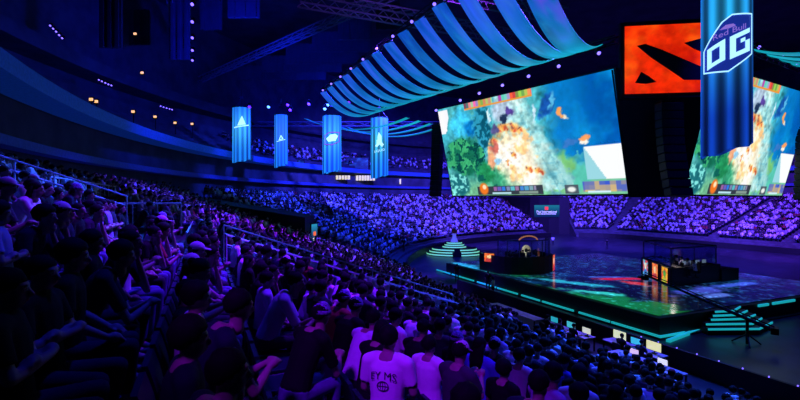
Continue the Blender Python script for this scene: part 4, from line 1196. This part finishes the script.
rp = np.random.RandomState(5)
PAL = [((8, 8, 11), 'black T-shirt', .36), ((17, 18, 44), 'navy T-shirt', .14), ((52, 52, 64), 'grey T-shirt', .16), ((226, 222, 232), 'white T-shirt', .20), ((160, 150, 190), 'pale lilac T-shirt', .09), ((150, 40, 60), 'dark red T-shirt', .05)]
PPR = np.cumsum([p[2] for p in PAL])
CAMD = 2.1
PEOPLE = []
for q, st_ in enumerate(SEATS + UP):
    x, y, z, rz, k, w, i, u, v, d = st_
    r = rp.rand(8)
    if k == 'up' and r[0] > .55: continue
    if k != 'up' and r[0] > (.96 if d > 14 else .93): continue
    if (i, round(w, 2)) in EMPTY and k == 'n': continue
    if d < CAMD or (y < 1.25 and abs(x) < 3): continue
    si = int(np.searchsorted(PPR, r[1]*.999)); 
    if k in 'bf' or d > 16: si = int(np.searchsorted(np.cumsum([.2, .08, .2, .34, .14, .04]), r[1]*.999))
    pose = ('rest', 'lean', 'fold', 'phone', 'chin', 'rest')[int(r[2]*6)]
    hair = ('short', 'short', 'bushy', 'long', 'bun', 'short')[int(r[3]*6)]
    cap = None if r[4] > .16 else ('black', 'pale', 'black', 'knit')[int(r[4]/.04) % 4]
    PEOPLE.append(dict(id=q, x=x + (r[5]-.5)*.06, y=y + (r[5]-.5)*.06, z=z, rz=rz + (r[6]-.5)*.5, k=k, w=w, i=i, u=u, v=v, d=d, si=si, pose=pose, hair=hair, cap=cap, sc=.94 + .12*r[7], j=r[2] > .5))
PEOPLE = [p for p in PEOPLE if not (p['d'] < 7 and (p['u'] < -25 or p['v'] > 480)) and (p['x']/max(p['y'], .1) > -1.25 and p['x']/max(p['y'], .1) < 1.1)]

# hand-set looks: the printed white shirt, the lit shirts and the caps in front
def nearest(u, v, dmax=9):
    c = [(math.hypot(400+FPX*p['x']/p['y'] - u, 200-FPX*(p['z']+1.25*p['sc']-EYE)/p['y'] - v), n) for n, p in enumerate(PEOPLE) if p['d'] < dmax]
    return PEOPLE[min(c)[1]]
def handset(u, v, **kw):
    p = nearest(u, v); 
    if 'si' in kw: p['rgb'] = PAL[kw['si']][0]
    p.update(kw); p['keep'] = True; return p
for p in PEOPLE:
    if p['d'] < 6 and p['si'] == 5: p['si'] = 1
    if p['k'] == 'n' and p['d'] < 14 and p['u'] > 270: p['rz'] += .42
for u_, v_ in ((372, 416), (334, 383), (414, 366)):
    q_ = nearest(u_, v_); PEOPLE.remove(q_)
handset(387, 345, si=3, cap=None, hair='short', pose='rest', rz=-.3, print=True, extra='person in a white T-shirt with dark print on the back, bottom centre')
handset(352, 326, si=4, cap=None, hair='short', pose='lean', rgb=(205, 200, 225), extra='person in a pale shirt leaning forward, left of the printed white T-shirt')
handset(303, 343, si=0, cap='knit', hair='short', pose='lean', extra='person in a patterned knit cap and black T-shirt near the bottom centre')
handset(429, 349, si=3, cap=None, pose='fold', extra='person in a white T-shirt, right of the printed white T-shirt')
p = handset(446, 398, si=0, cap=None, hair='bushy', extra='dark-haired person in black, lowest in the centre beside the printed white T-shirt')
p['x'] -= AX[0]*.24; p['y'] -= AX[1]*.24
handset(470, 350, si=1, rgb=(70, 80, 190), cap=None, hair='long', extra='long-haired person in a blue top near the bottom centre right')
handset(545, 368, si=1, rgb=(60, 70, 180), cap=None, hair='short', extra='person in a blue hooded top at the bottom, right of centre')
for n_, (u_, v_) in enumerate(((672, 386), (688, 382))):
    c_ = [(math.hypot(p['u']-u_, p['v']-v_), n) for n, p in enumerate(PEOPLE) if p['k'] == 'n' and not p.get('keep')]
    p = PEOPLE[min(c_)[1]]; p.update(cap='red' if n_ == 0 else 'pale', si=3 if n_ else 5, keep=True, extra=['person in a red cap in the sparse front rows, bottom right', 'person in a pale cap in the sparse front rows, bottom right'][n_])


SELECTED = None
SELECTED = [4230,4231,4228,4232,3942,4229,3657,3943,3658,3941,3661,3376,4508,3099,4233,4234,3098,3378,3944,3100,4238,3662,3381,2822,3946,2549,2823,3377,4235,4787,3380,4509,4785,3379,3096,4505,3950,3374,4513,4239,2821,2547,3666,4512,2825,3663,1758,2550,3949,4506,3101,4237,2828,2284,4240,4792,2824,2548,2820,3945,2018,3951,3104,2021,3948,4507,3673,3103,3102,2282,4520,3667,4244,3383,4790,3384,2286,1246,1499,3664,1761,2826,3668,2546,3382,2552,4519,2827,1501,1245,3387,4517,4516,2024,3107,3385,2283,3952,4511,3386,5065,3106,2288,4518,1756,2289,4514,2281,5064,3112,3108,752,3947,2285,2553,3953,4791,2017,1760,4247,2560,1000,1503,4789,4245,4794,3670,5066,2554,1763,2831,2551,2557,3954,512,5068,2830,1502,2556,1251,4795,5349,2555,1498,2027,1505,3391,1768,5627,5629,2837,1500,2026,1762,1247,2028,2019,3674,3669,4242,4250,5356,3390,514,1504,513,6,2563,2022,995,5915,2833,3957,1509,1757,3105,5339,4243,4246,2291,2293,5069,4796,756,61,1001,510,68,1244,997,13,4515,2558,1248,1252,2835,276,1507,1508,5346,754,1506,2294,2016,2287,277,2025,4793,5075,3671,1511,70,519,5344,2836,3679,3114,3109,1764,994,2295,4521,2564,1255,3672,4527,5357,3988,3111,2562,3959,1005,1510,759,5070,278,14,5340,3115,1759,4259,5917,3681,515,2033,5625,3676,5,5914,5922,4529,285,1769,3388,286,121,130,764,3961,2032,750,2841,129,2829,1765,5635,4799,1257,5073,5354,755,5919,758,3408,1009,2023,760,3373,5347,1773,1002,5632,3428,996,5648,1004,5362,2031,521,3399,4522,1771,116,516,1512,75,1766,5636,2559,5963]
if SELECTED is None: SEL = set(p['id'] for p in sorted(PEOPLE, key=lambda p: p['d'])[:300])
else: SEL = set(SELECTED)
SEL |= set(p['id'] for p in PEOPLE if p.get('keep'))

# ------------------------------------------------ the rest of the crowd, one object
def tmpl(lod, kind):
    """low figures: verts, faces, region per vert (0 skin 1 hair 2 shirt 3 trousers)"""
    V, F, G = [], [], []
    def add(vs, fs, g):
        n = len(V); V.extend(vs); F.extend([tuple(a+n for a in f) for f in fs]); G.extend(g if isinstance(g, list) else [g]*len(vs))
    def tube(rings, g):
        n = len(rings[0]); vs = [tuple(p) for r in rings for p in r]; fs = []
        for i in range(len(rings)-1):
            for j in range(n): fs.append((i*n+j, i*n+(j+1) % n, (i+1)*n+(j+1) % n, (i+1)*n+j))
        fs.append(tuple(reversed(range(n)))); fs.append(tuple(range((len(rings)-1)*n, len(rings)*n))); add(vs, fs, g)
    lean = {0: .03, 1: .22, 2: .0}[kind]
    X, Y = Vector((1, 0, 0)), Vector((0, 1, 0))
    n = 8 if lod == 0 else 5
    E = lambda c, rx, ry, m=n: ellipse_ring(c, rx, ry, X, Y, m)
    tube([E((0, 0, .44), .19, .15), E((0, lean*.3, .7), .165, .13), E((0, lean*.8, .97), .2, .125), E((0, lean, 1.09), .15, .08), E((0, lean*1.1, 1.15), .06, .06)], 2)
    hc = (0, lean*1.25+.03, 1.27)
    bm = bmesh.new(); bmesh.ops.create_icosphere(bm, subdivisions=2 if lod == 0 else 1, radius=.115)
    vs = [(v.co.x*.83+hc[0], v.co.y+hc[1], v.co.z*1.1+hc[2]) for v in bm.verts]; g = [1 if v.co.z > v.co.y*.6 - .02 else 0 for v in bm.verts]
    bm.verts.ensure_lookup_table(); fs = [tuple(v.index for v in f.verts) for f in bm.faces]; bm.free(); add(vs, fs, g)
    zl = .52
    for s in (-1, 1):
        m = 6 if lod == 0 else 4
        def lim(p, q, r0, r1, g):
            p, q = Vector(p), Vector(q); d = (q-p).normalized(); a = d.orthogonal().normalized(); b = d.cross(a)
            tube([[tuple(p + a*(r0*math.cos(t)) + b*(r0*math.sin(t))) for t in np.linspace(0, 2*math.pi, m+1)[:-1]], [tuple(q + a*(r1*math.cos(t)) + b*(r1*math.sin(t))) for t in np.linspace(0, 2*math.pi, m+1)[:-1]]], g)
        lim((s*.1, 0, zl), (s*.13, .48, .53), .095, .07, 3)
        if lod == 0: lim((s*.13, .46, .53), (s*.13, .43, .06), .07, .05, 3)
        sh = (s*.2, lean*.9, 1.06)
        if kind == 0: e, w = (s*.26, lean+.04, .78), (s*.15, .36, .64)
        elif kind == 1: e, w = (s*.2, .42, .66), (s*.05, .6, .78)
        else: e, w = (s*.27, .06, .8), (-s*.08, .2, .84)
        lim(sh, e, .065, .05, 2); lim(e, w, .045, .035, 0)
    return np.array(V, np.float32), F, np.array(G)
T = {(l, k): tmpl(l, k) for l in (0, 1) for k in (0, 1, 2)}
SKL = np.array([C3(166, 138, 122), C3(140, 112, 98), C3(190, 160, 145)]); HRL = np.array([C3(14, 12, 13), C3(30, 22, 20), C3(160, 150, 160)])
TRL = np.array([C3(44, 46, 66), C3(90, 100, 140), C3(30, 30, 40), C3(120, 115, 125)])
def crowd(people):
    by = {}
    for p in people: by.setdefault((0 if p['d'] < 42 else 1, {'rest': 0, 'lean': 1, 'fold': 2, 'phone': 0, 'chin': 1}[p['pose']]), []).append(p)
    AV, AC, LT, AL = [], [], [], []; base = 0; own = []
    r = np.random.RandomState(3)
    for key, ps in by.items():
        V, F, G = T[key]; n = len(ps); m = len(V)
        rz = np.array([p['rz'] for p in ps]); sc = np.array([p['sc'] for p in ps]); pos = np.array([(p['x'], p['y'], p['z']) for p in ps])
        c, s = np.cos(rz)[:, None], np.sin(rz)[:, None]
        x = (V[:, 0]*c - V[:, 1]*s)*sc[:, None] + pos[:, 0:1]; y = (V[:, 0]*s + V[:, 1]*c)*sc[:, None] + pos[:, 1:2]; z = V[:, 2]*sc[:, None] + pos[:, 2:3]
        AV.append(np.stack([x, y, z], -1).reshape(-1, 3))
        shirt = np.array([C3(*PAL[p['si']][0]) for p in ps]); skin = SKL[r.randint(0, 3, n)]; tr = TRL[r.randint(0, 4, n)]
        hr = np.array([HRL[2] if p['cap'] == 'pale' else HRL[r.randint(0, 2)] for p in ps])
        stack = np.stack([skin, hr, shirt, tr], 1); AC.append(stack[:, G].reshape(-1, 3))
        lt = np.array([len(f) for f in F]); flat = np.array([a for f in F for a in f])
        AL.append((flat[None] + (np.arange(n)*m)[:, None] + base).ravel()); LT.append(np.tile(lt, n)); base += n*m
        own.append(np.repeat(np.array([p['id'] for p in ps]), len(F)))
    V = np.concatenate(AV).astype(np.float32); Cc_ = np.concatenate(AC).astype(np.float32); L_ = np.concatenate(AL).astype(np.int32); lt = np.concatenate(LT).astype(np.int32)
    me_ = bpy.data.meshes.new('crowd'); me_.vertices.add(len(V)); me_.vertices.foreach_set('co', V.ravel())
    me_.loops.add(len(L_)); me_.loops.foreach_set('vertex_index', L_); me_.polygons.add(len(lt))
    me_.polygons.foreach_set('loop_start', np.concatenate([[0], np.cumsum(lt)[:-1]]).astype(np.int32)); me_.update(calc_edges=True); me_.validate()
    a = me_.color_attributes.new('Col', 'FLOAT_COLOR', 'POINT'); c4 = np.ones((len(V), 4), np.float32); c4[:, :3] = Cc_; a.data.foreach_set('color', c4.ravel())
    me_.polygons.foreach_set('use_smooth', [True]*len(me_.polygons))
    me_.materials.append(mat_attr('crowd_cloth', 0, .8, spec=.15))
    return me_, np.concatenate(own)
REST = [p for p in PEOPLE if p['id'] not in SEL]
me_, OWNERS = crowd(REST)
o = link('crowd', me_); tag(o, 'seated crowd of spectators filling all the stands round the arena', 'crowd', kind='stuff')

# ------------------------------------------------ the individuals
IND = sorted((p for p in PEOPLE if p['id'] in SEL), key=lambda p: (p['i'], p['u']))
rows = {}
for p in IND: rows.setdefault((p['k'], p['i']), []).append(p)
HN = {'short': 'short dark hair', 'long': 'long dark hair', 'bun': 'dark hair in a bun', 'bushy': 'bushy dark hair'}
PN = {'rest': 'hands on lap', 'lean': 'leaning on the knees', 'fold': 'arms folded', 'phone': 'hands raised in front', 'chin': 'chin on hand'}
used = set()
CR = 17
for (k, i), ps in rows.items():
    for n, p in enumerate(sorted(ps, key=lambda p: p['u'])):
        hd = {'black': 'black cap', 'pale': 'pale cap', 'red': 'red cap', 'knit': 'patterned knit cap', None: HN[p['hair']]}[p['cap']]
        rr = CR - i
        place = 'in the photographer\'s own row' if rr == 0 else '%s row %s photographer' % (ordinal(abs(rr)-1), 'below' if rr > 0 else 'above')
        if k != 'n': place = '%s row of the far left corner' % ordinal(i)
        lab = '%s, %s, %s, %s along' % (PAL[p['si']][1], hd, place, ordinal(n))
        if p.get('extra'): lab = p['extra']
        e = person((p['x'], p['y'], p['z']), p['rz'], p['pose'], p.get('rgb', PAL[p['si']][0]), p['hair'], p['j'], lab, 'spectators in the near stand', p['cap'], p['sc'])
        p['obj'] = e
        if p.get('print'):
            SHP = POSES[p['pose']]['shirt']; co_ = [v.co for v in SHP.vertices]
            def on_back(x, z):
                c = [q for q in co_ if abs(q.x-x) < .03 and abs(q.z-z) < .03 and q.y < .02]
                return (min(q.y for q in c) if c else -.12) - .006
            INK = mat('dark_print_ink', (20, 14, 34), .8, noise=.1)
            bmx = flat_shape([], [(text_mesh('EY MS', .1), 0, 0)])
            for v in bmx.verts: x, z = v.co.x, v.co.z + .995 - v.co.x**2*1.2; v.co = Vector((x, on_back(x, z), z))
            mp_ = bpy.data.meshes.new('shirt_lettering'); bmx.to_mesh(mp_); bmx.free(); mp_.materials.append(INK); q = link('shirt_lettering', mp_, e)
            rings_ = closed_line([(.055*math.cos(a), .045*math.sin(a)) for a in np.linspace(0, 6.283, 17)[:-1]], .008) + [stroke((-.055, 0), (.055, 0), .007), stroke((0, -.045), (0, .045), .007)] + closed_line([(.026*math.cos(a), .045*math.sin(a)) for a in np.linspace(0, 6.283, 13)[:-1]], .006)
            bmx = flat_shape(rings_)
            for v in bmx.verts: x, z = v.co.x, v.co.z + .9; v.co = Vector((x, on_back(x, z), z))
            mp_ = bpy.data.meshes.new('shirt_emblem'); bmx.to_mesh(mp_); bmx.free(); mp_.materials.append(INK); link('shirt_emblem', mp_, e)

# seats
def seat_parts():
    mb = MB(); pr = []
    for t in np.linspace(0, 1, 7):
        z = .36 + .46*t; y = -.19 - .1*t; b = .02*math.sin(t*3.14)
        pr.append([(-.23, y-.02+b, z), (.23, y-.02+b, z), (.23, y+.025+b, z), (-.23, y+.025+b, z)])
    mb.loft(pr); bk = mb.mesh('backrest', SEATM, False)
    mb = MB(); mb.box((0, .03, .41), (.45, .42, .05), bev=.015); pan = mb.mesh('seat', SEATM)
    mb = MB(); 
    mb.prism([(-.22, -.2), (.22, -.2), (.22, -.1), (-.22, -.1)], .34, .386); mb.box((0, -.15, .17), (.12, .1, .34)); br = mb.mesh('bracket', BLACKM)
    return bk, pan, br
BK, PAN, BRK = seat_parts()
SEATSEL = None; SEATOBJ = {}
SEATSEL = [3944,3943,3945,3659,3661,3946,3660,3099,3947,3948,3949,3657,3663,3662,3380,3658,3664,3377,3098,3674,3950,3951,3379,4247,3671,4795,4520,3952,3670,3673,3376,3666,3953,4796,3669,3667,3672,5963,4248,5677,3668,3958,5392,3954,4521,3959,1816,1302,4249,1558,4797,327,170,5070,1738,1479,806,474,490,565,4250,731,485,1052,5069,491,3957]
if SEATSEL is None: SEATSEL = [n for n, _ in sorted(enumerate(SEATS), key=lambda q: q[1][9])[:220] if SEATS[n][9] > 1.6]
SS = set(SEATSEL)
sv, sf, sown = [], [], []
bx = [(-.23, -.3, .45), (.23, -.3, .45), (.23, -.2, .45), (-.23, -.2, .45), (-.23, -.33, .82), (.23, -.33, .82), (.23, -.27, .82), (-.23, -.27, .82), (-.23, -.22, .38), (.23, -.22, .38), (.23, .24, .38), (-.23, .24, .38), (-.23, -.22, .43), (.23, -.22, .43), (.23, .24, .43), (-.23, .24, .43)]
q6 = [(0, 1, 5, 4), (1, 2, 6, 5), (2, 3, 7, 6), (3, 0, 4, 7), (4, 5, 6, 7)]
ff = q6 + [tuple(a+8 for a in f) for f in q6]
V_ = np.array(bx); SA = [(n, s) for n, s in enumerate(SEATS) if n not in SS]
pos = np.array([s[:3] for _, s in SA]); rz = np.array([s[3] for _, s in SA]); c, s = np.cos(rz)[:, None], np.sin(rz)[:, None]
vv = np.stack([V_[:, 0]*c - V_[:, 1]*s + pos[:, 0:1], V_[:, 0]*s + V_[:, 1]*c + pos[:, 1:2], np.broadcast_to(V_[:, 2], c.shape[:1]+(16,)) + pos[:, 2:3]], -1).reshape(-1, 3)
fl = (np.array(ff)[None] + (np.arange(len(SA))*16)[:, None, None]).reshape(-1, 4)
SOWN = np.repeat(np.array([n for n, _ in SA]), len(ff))
o = link('stadium_seats', mesh_from('stadium_seats', vv, fl, SEATM)); tag(o, 'rows of dark blue folding seats under the crowd', 'seats', kind='stuff')
cnt = {}
for n in sorted(SS, key=lambda n: (SEATS[n][6], SEATS[n][7])):
    x, y, z, rz_, k, w, i, u, v, d = SEATS[n]
    e = SEATOBJ[n] = empty('stadium_seat', (x, y, z), rz_); link('backrest', BK, e); link('seat', PAN, e); link('bracket', BRK, e)
    c_ = cnt[i] = cnt.get(i, -1) + 1; rr = CR - i
    place = 'the photographer\'s own row' if rr == 0 else 'the %s row %s the photographer' % (ordinal(abs(rr)-1), 'below' if rr > 0 else 'above')
    tag(e, 'dark blue folding seat, %s from the left in %s' % (ordinal(c_), place), 'seat', 'folding seats in the near stand')

# players, crew and others on the floor
for x, y, z, dr, side, n in PLAYERS:
    rz_ = math.atan2(dr[1], dr[0]) - math.pi/2
    person((x, y, z), rz_, 'type', (200, 196, 215) if side == 'right' else (30, 30, 40), ('short', 'bushy')[n % 2], False, 'seated player in a %s shirt, %s from the %s in the %s booth' % ('pale' if side == 'right' else 'dark', ordinal(n), 'near end' if side == 'right' else 'left', side), 'players in the booths')
    e = empty('gaming_chair', (x, y, z), rz_, 'black gaming chair of the %s player from the %s in the %s booth' % (ordinal(n), 'near end' if side == 'right' else 'left', side), 'chair', 'gaming chairs')
    MB().box((0, -.24, .85), (.48, .09, .85), bev=.03).build('backrest', BLACK, e); MB().box((0, .03, .4), (.5, .46, .07), bev=.02).build('seat', BLACK, e)
    mb = MB(); mb.tube((0, 0, .06), (0, 0, .37), .04)
    for q in range(5): mb.tube((0, 0, .07), (.3*math.cos(q*1.257), .3*math.sin(q*1.257), .035), .03, .02)
    mb.build('chair_base', BLACKM, e)
CREW = [(404, 251, 62.5, 'dark crew member standing at the front of the stand left of the podium', ZR(1), 2.2), (607, 249.5, 73.0, 'dark crew member standing on the floor behind the stage', 0, 0), (553, 246.5, 78.0, 'crew member in a pale shirt standing before the far entrance', 0, 0), (493, 298.5, 36.4, 'crew member in a pale top beside the stage foot, seen past the near crowd', 0, 1.0), (457, 281, 44.0, 'dark camera operator by the stage foot near its left corner', 0, 0), (488, 291.5, 39.6, 'dark camera operator by the middle of the stage foot', 0, 0)]
for u, v, Y, lab, z, rr in CREW:
    X = (u-400)/FPX*Y
    pale = 'pale' in lab
    person((X, Y, z), rr, 'stand', (210, 208, 222) if pale else (18, 18, 24), 'short', False, lab, 'crew on the arena floor')
for k, (s, t_) in enumerate(((14.9, 18.75), (16.0, 18.75), (13.4, 17.35), (18.3, 17.9), (19.3, 17.9), (20.3, 17.9))):
    x, y = W(s, t_)
    person((x, y, 0), TH - math.pi/2, 'type', (24, 24, 34) if k % 2 else (60, 58, 80), ('short', 'bun', 'bushy')[k % 3], False, 'crew member in a %s shirt, %s from the right at the production desks' % ('dark' if k % 2 else 'grey', ordinal(k)), 'crew at the production desks')
    e = empty('office_chair', (x, y, 0), TH - math.pi/2, 'black chair of the %s crew member from the right at the production desks' % ordinal(k), 'chair', 'chairs at the production desks')
    MB().box((0, -.24, .75), (.44, .07, .5), bev=.03).build('backrest', BLACK, e); MB().box((0, .03, .4), (.46, .44, .06), bev=.02).build('seat', BLACK, e)
    MB().tube((0, 0, .02), (0, 0, .38), .05).tube((0, 0, 0), (0, 0, .04), .26, seg=12).build('chair_base', BLACKM, e)

# ---------------------------------------------------------------- rails in the stand
def rail(pts, label, posts=True, r=.026, group=None, low=None, lit=STEEL):
    e = empty('handrail', pts[0], 0, label, 'railing', group); b = Vector(pts[0])
    P = [Vector(p)-b for p in pts]
    MB().path(P, r, 8).build('top_rail', lit, e)
    if low: MB().path([p - Vector((0, 0, low)) for p in P], r*.8, 6).build('lower_rail', lit, e)
    return e, P
def stair_rail(s, o0, o1, h, label, group, low=.3, n=6):
    """rail that runs down the stand beside an aisle"""
    os_ = np.linspace(o0, o1, n); pts = []
    for o in os_:
        x, y = W(s, T0-o); pts.append((x, y, zf(o) + h))
    e, P = rail(pts, label, group=group, low=low)
    for p in P: MB().tube(p, p - Vector((0, 0, h+.05)), .022).build('post', STEEL, e)
    return e
stair_rail(14.2, 22.8, 18.2, 1.25, 'left nearer handrail climbing the upper stand aisle', 'aisle handrails')
stair_rail(16.15, 22.8, 18.2, 1.45, 'farther handrail climbing the upper stand aisle at the left', 'aisle handrails')
stair_rail(14.2, 15.4, 6.6, 1.3, 'nearer of the two handrails running down the middle of the near stand', 'aisle handrails', .28)
stair_rail(16.15, 15.4, 6.6, 1.5, 'farther of the two handrails running down the middle of the near stand', 'aisle handrails', .28)
V = []
for s_ in (14.3, 14.45):
    for o_ in (15.4, 6.6):
        for dz in (0, .95): V.append((*W(s_, T0-o_), zf(o_) + dz))
o = link('parapet', mesh_from('parapet', V, [(0, 2, 3, 1), (4, 5, 7, 6), (0, 1, 5, 4), (2, 6, 7, 3), (1, 3, 7, 5), (0, 4, 6, 2)], mat('blue_parapet', (44, 50, 96), .6, noise=.2))); center_origin(o); tag(o, 'sloping dark blue parapet under the two handrails in the middle of the near stand', 'wall')
def guard(s0, s1, t0, t1, z, h, label, nb=9):
    """barred guard of a way out"""
    x0, y0 = W(s0, t0); x1, y1 = W(s1, t1); e = empty('guard_rail', (x0, y0, z), 0, label, 'railing', 'barred guards')
    d = Vector((x1-x0, y1-y0, 0))
    mb = MB(); mb.tube((0, 0, h), Vector((0, 0, h)) + d, .03); e1 = mb.build('top_rail', STEEL, e)
    MB().tube((0, 0, .12), Vector((0, 0, .12)) + d, .02).build('lower_rail', STEEL, e)
    for k in range(nb+1):
        p = d*(k/nb); MB().tube(p + Vector((0, 0, 0)), p + Vector((0, 0, h)), .025 if k in (0, nb) else .014).build('bar', STEEL, e)
    return e
zg = zf(24.5)
guard(17.0, 28.0, -4.35, -4.35, ZR(22), 1.15, 'long barred guard around the way out, upper left', 12)
guard(16.6, 16.6, -4.2, -.7, ZR(20), 1.0, 'short barred guard on the near side of the way out', 5)
guard(16.8, 25.6, -.55, -.55, ZR(17), 1.0, 'short barred guard on the far side of the way out', 6)
# rail along the near edge of the left entrance cutting
pts = []
for o in np.linspace(13, -.2, 10):
    x, y, _, _ = at_path('a', CH_A[0] - .4, o); pts.append((x, y, zf(max(o, 0)) + 1.0))
e, P = rail(pts, 'long thin handrail down the near edge of the left entrance cutting', group='aisle handrails', lit=STEEL)
for p in P: MB().tube(p, p - Vector((0, 0, 1.0)), .02).build('post', STEEL, e)
# row of small lights on the barrier
for k, s in enumerate(np.arange(9.6, 16.5, .95)):
    x, y = W(s, 20.57); o = MB().box((0, 0, .03), (.05, .03, .05), bev=.01).build('marker_light', LENSM, None, (x, y, .95)); tag(o, '%s tiny light from the right along the top of the black barrier' % ordinal(k), 'light', 'tiny lights along the barrier')
# ================================================================ light, camera
def spot(loc, aim, power, rgb, cone, blend=.6, size=.5):
    l = bpy.data.lights.new('stage_or_fill_light', 'SPOT'); l.energy = power; l.color = rgb; l.spot_size = R(cone); l.spot_blend = blend; l.shadow_soft_size = size
    o = bpy.data.objects.new('stage_or_fill_light', l); COL.objects.link(o); o.location = loc
    o.rotation_euler = (Vector(aim) - Vector(loc)).to_track_quat('-Z', 'Y').to_euler(); return o
VIO = (.10, .045, 1.0); BLU = (.012, .03, 1.0); PUR = (.16, .004, 1.0); CYA = (.02, .22, 1.0)
# wash over the far stands, from the rig over the stage
spot((0, 56, 23), (-6, 92, 5), 190000, (.055, .05, 1.0), 75)
spot((14, 58, 23), (20, 95, 5), 190000, VIO, 70)
spot((28, 56, 23), (46, 88, 5), 190000, VIO, 70)
spot((40, 48, 23), (68, 66, 5), 160000, (.17, .035, 1.0), 75)
spot((-6, 52, 22), (-26, 74, 5), 60000, (.02, .04, 1), 70)
# near stand
spot((4, 14, 27), (-3.2, 10.5, 6), 90000, (.13, .004, 1), 30, 1)
spot((-3.5, -5, 20), (.0, 4.6, 6.1), 14000, (.24, .004, 1), 12, .7)
spot((9, 14, 26), (3.0, 7.0, 4.5), 20000, (.03, .02, 1), 30, 1)
spot((-2, 30, 24), (-8.5, 13.5, 7), 90000, (.02, .10, 1.0), 34, 1)
spot((-6, 20, 26), (-9, 9, 7), 20000, (.06, .02, 1.0), 40, 1)
spot((0, 38, 23), (-9, 33, 5), 260000, PUR, 34, .9)
spot((14, 30, 24), (-1, 24, 4.5), 90000, (.08, .02, 1), 46, .9)
spot((15, 26, 24), (8, 15, 2.5), 90000, (.02, .09, 1), 46, .9)
spot((-2, 38, 27), (0, 40, 3), 150000, (.09, .025, 1), 46, .9)
spot((-6, 26, 27), (-5, 24, 5), 70000, (.10, .015, 1), 40, .9)
spot((16, 30, 22), (8.5, 22, .8), 50000, (.12, .05, 1), 26, .9)
spot((-8, 36, 26), (-17, 32, 7), 60000, (.05, .02, 1), 40, .9)
spot((1, 9, 25), (-3.6, 4.4, 6), 9000, (.012, .02, 1), 18, .9)
spot((13, 34, 22), (5.5, 27.5, .8), 40000, (.12, .05, 1), 22, .9)
# small fill lights added under the booth roofs to brighten the players
spot((23.2, 38.2, 4.1), (22.6, 37.6, 1.8), 160, (1, .72, .62), 130, .8, .1)
spot((12.3, 42.8, 4.15), (12.0, 42.2, 1.8), 90, (.6, .7, 1), 130, .8, .1)
# floor
spot((22, 48, 24), (36, 66, 0), 90000, (.02, .05, 1.0), 80)
spot((8, 48, 24), (0, 60, 0), 50000, BLU, 60)
spot((20, 28, 24), (26, 24, 0), 12000, (.01, .02, 1.0), 70)
# faint blue fill lights, added in place of haze over roof and upper level
spot((-16, 44, 20), (-26, 72, 36), 20000, (.004, .015, 1.0), 130, 1)
spot((-6, 60, 19), (-10, 108, 16), 50000, (.004, .015, 1.0), 100, 1)
spot((-14, 40, 19), (-50, 50, 16), 9000, (.004, .02, 1.0), 90, 1)

# violet lamps shining up behind the hung ribbons
spot((9, 40, 20), (0, 36, 30), 9000, (.3, .02, 1), 90, 1)

w = bpy.data.worlds.new('world'); SC.world = w; w.use_nodes = True
w.node_tree.nodes['Background'].inputs[0].default_value = (.0, .0005, .004, 1); w.node_tree.nodes['Background'].inputs[1].default_value = 1

cam = bpy.data.cameras.new('camera'); co = bpy.data.objects.new('camera', cam); COL.objects.link(co)
cam.sensor_width = 36; cam.lens = FPX/800*36; cam.clip_start = .05; cam.clip_end = 500
co.location = (0, 0, EYE); co.rotation_euler = (R(90), 0, 0); SC.camera = co
vs = SC.view_settings; vs.view_transform = 'Standard'; vs.look = 'None'; vs.exposure = 0; vs.gamma = 1; vs.use_curve_mapping = False
SC.cycles.use_denoising = True; SC.cycles.max_bounces = 4; SC.cycles.diffuse_bounces = 2; SC.cycles.glossy_bounces = 2; SC.cycles.transparent_max_bounces = 6; SC.cycles.transmission_bounces = 2
SC.cycles.sample_clamp_indirect = 3
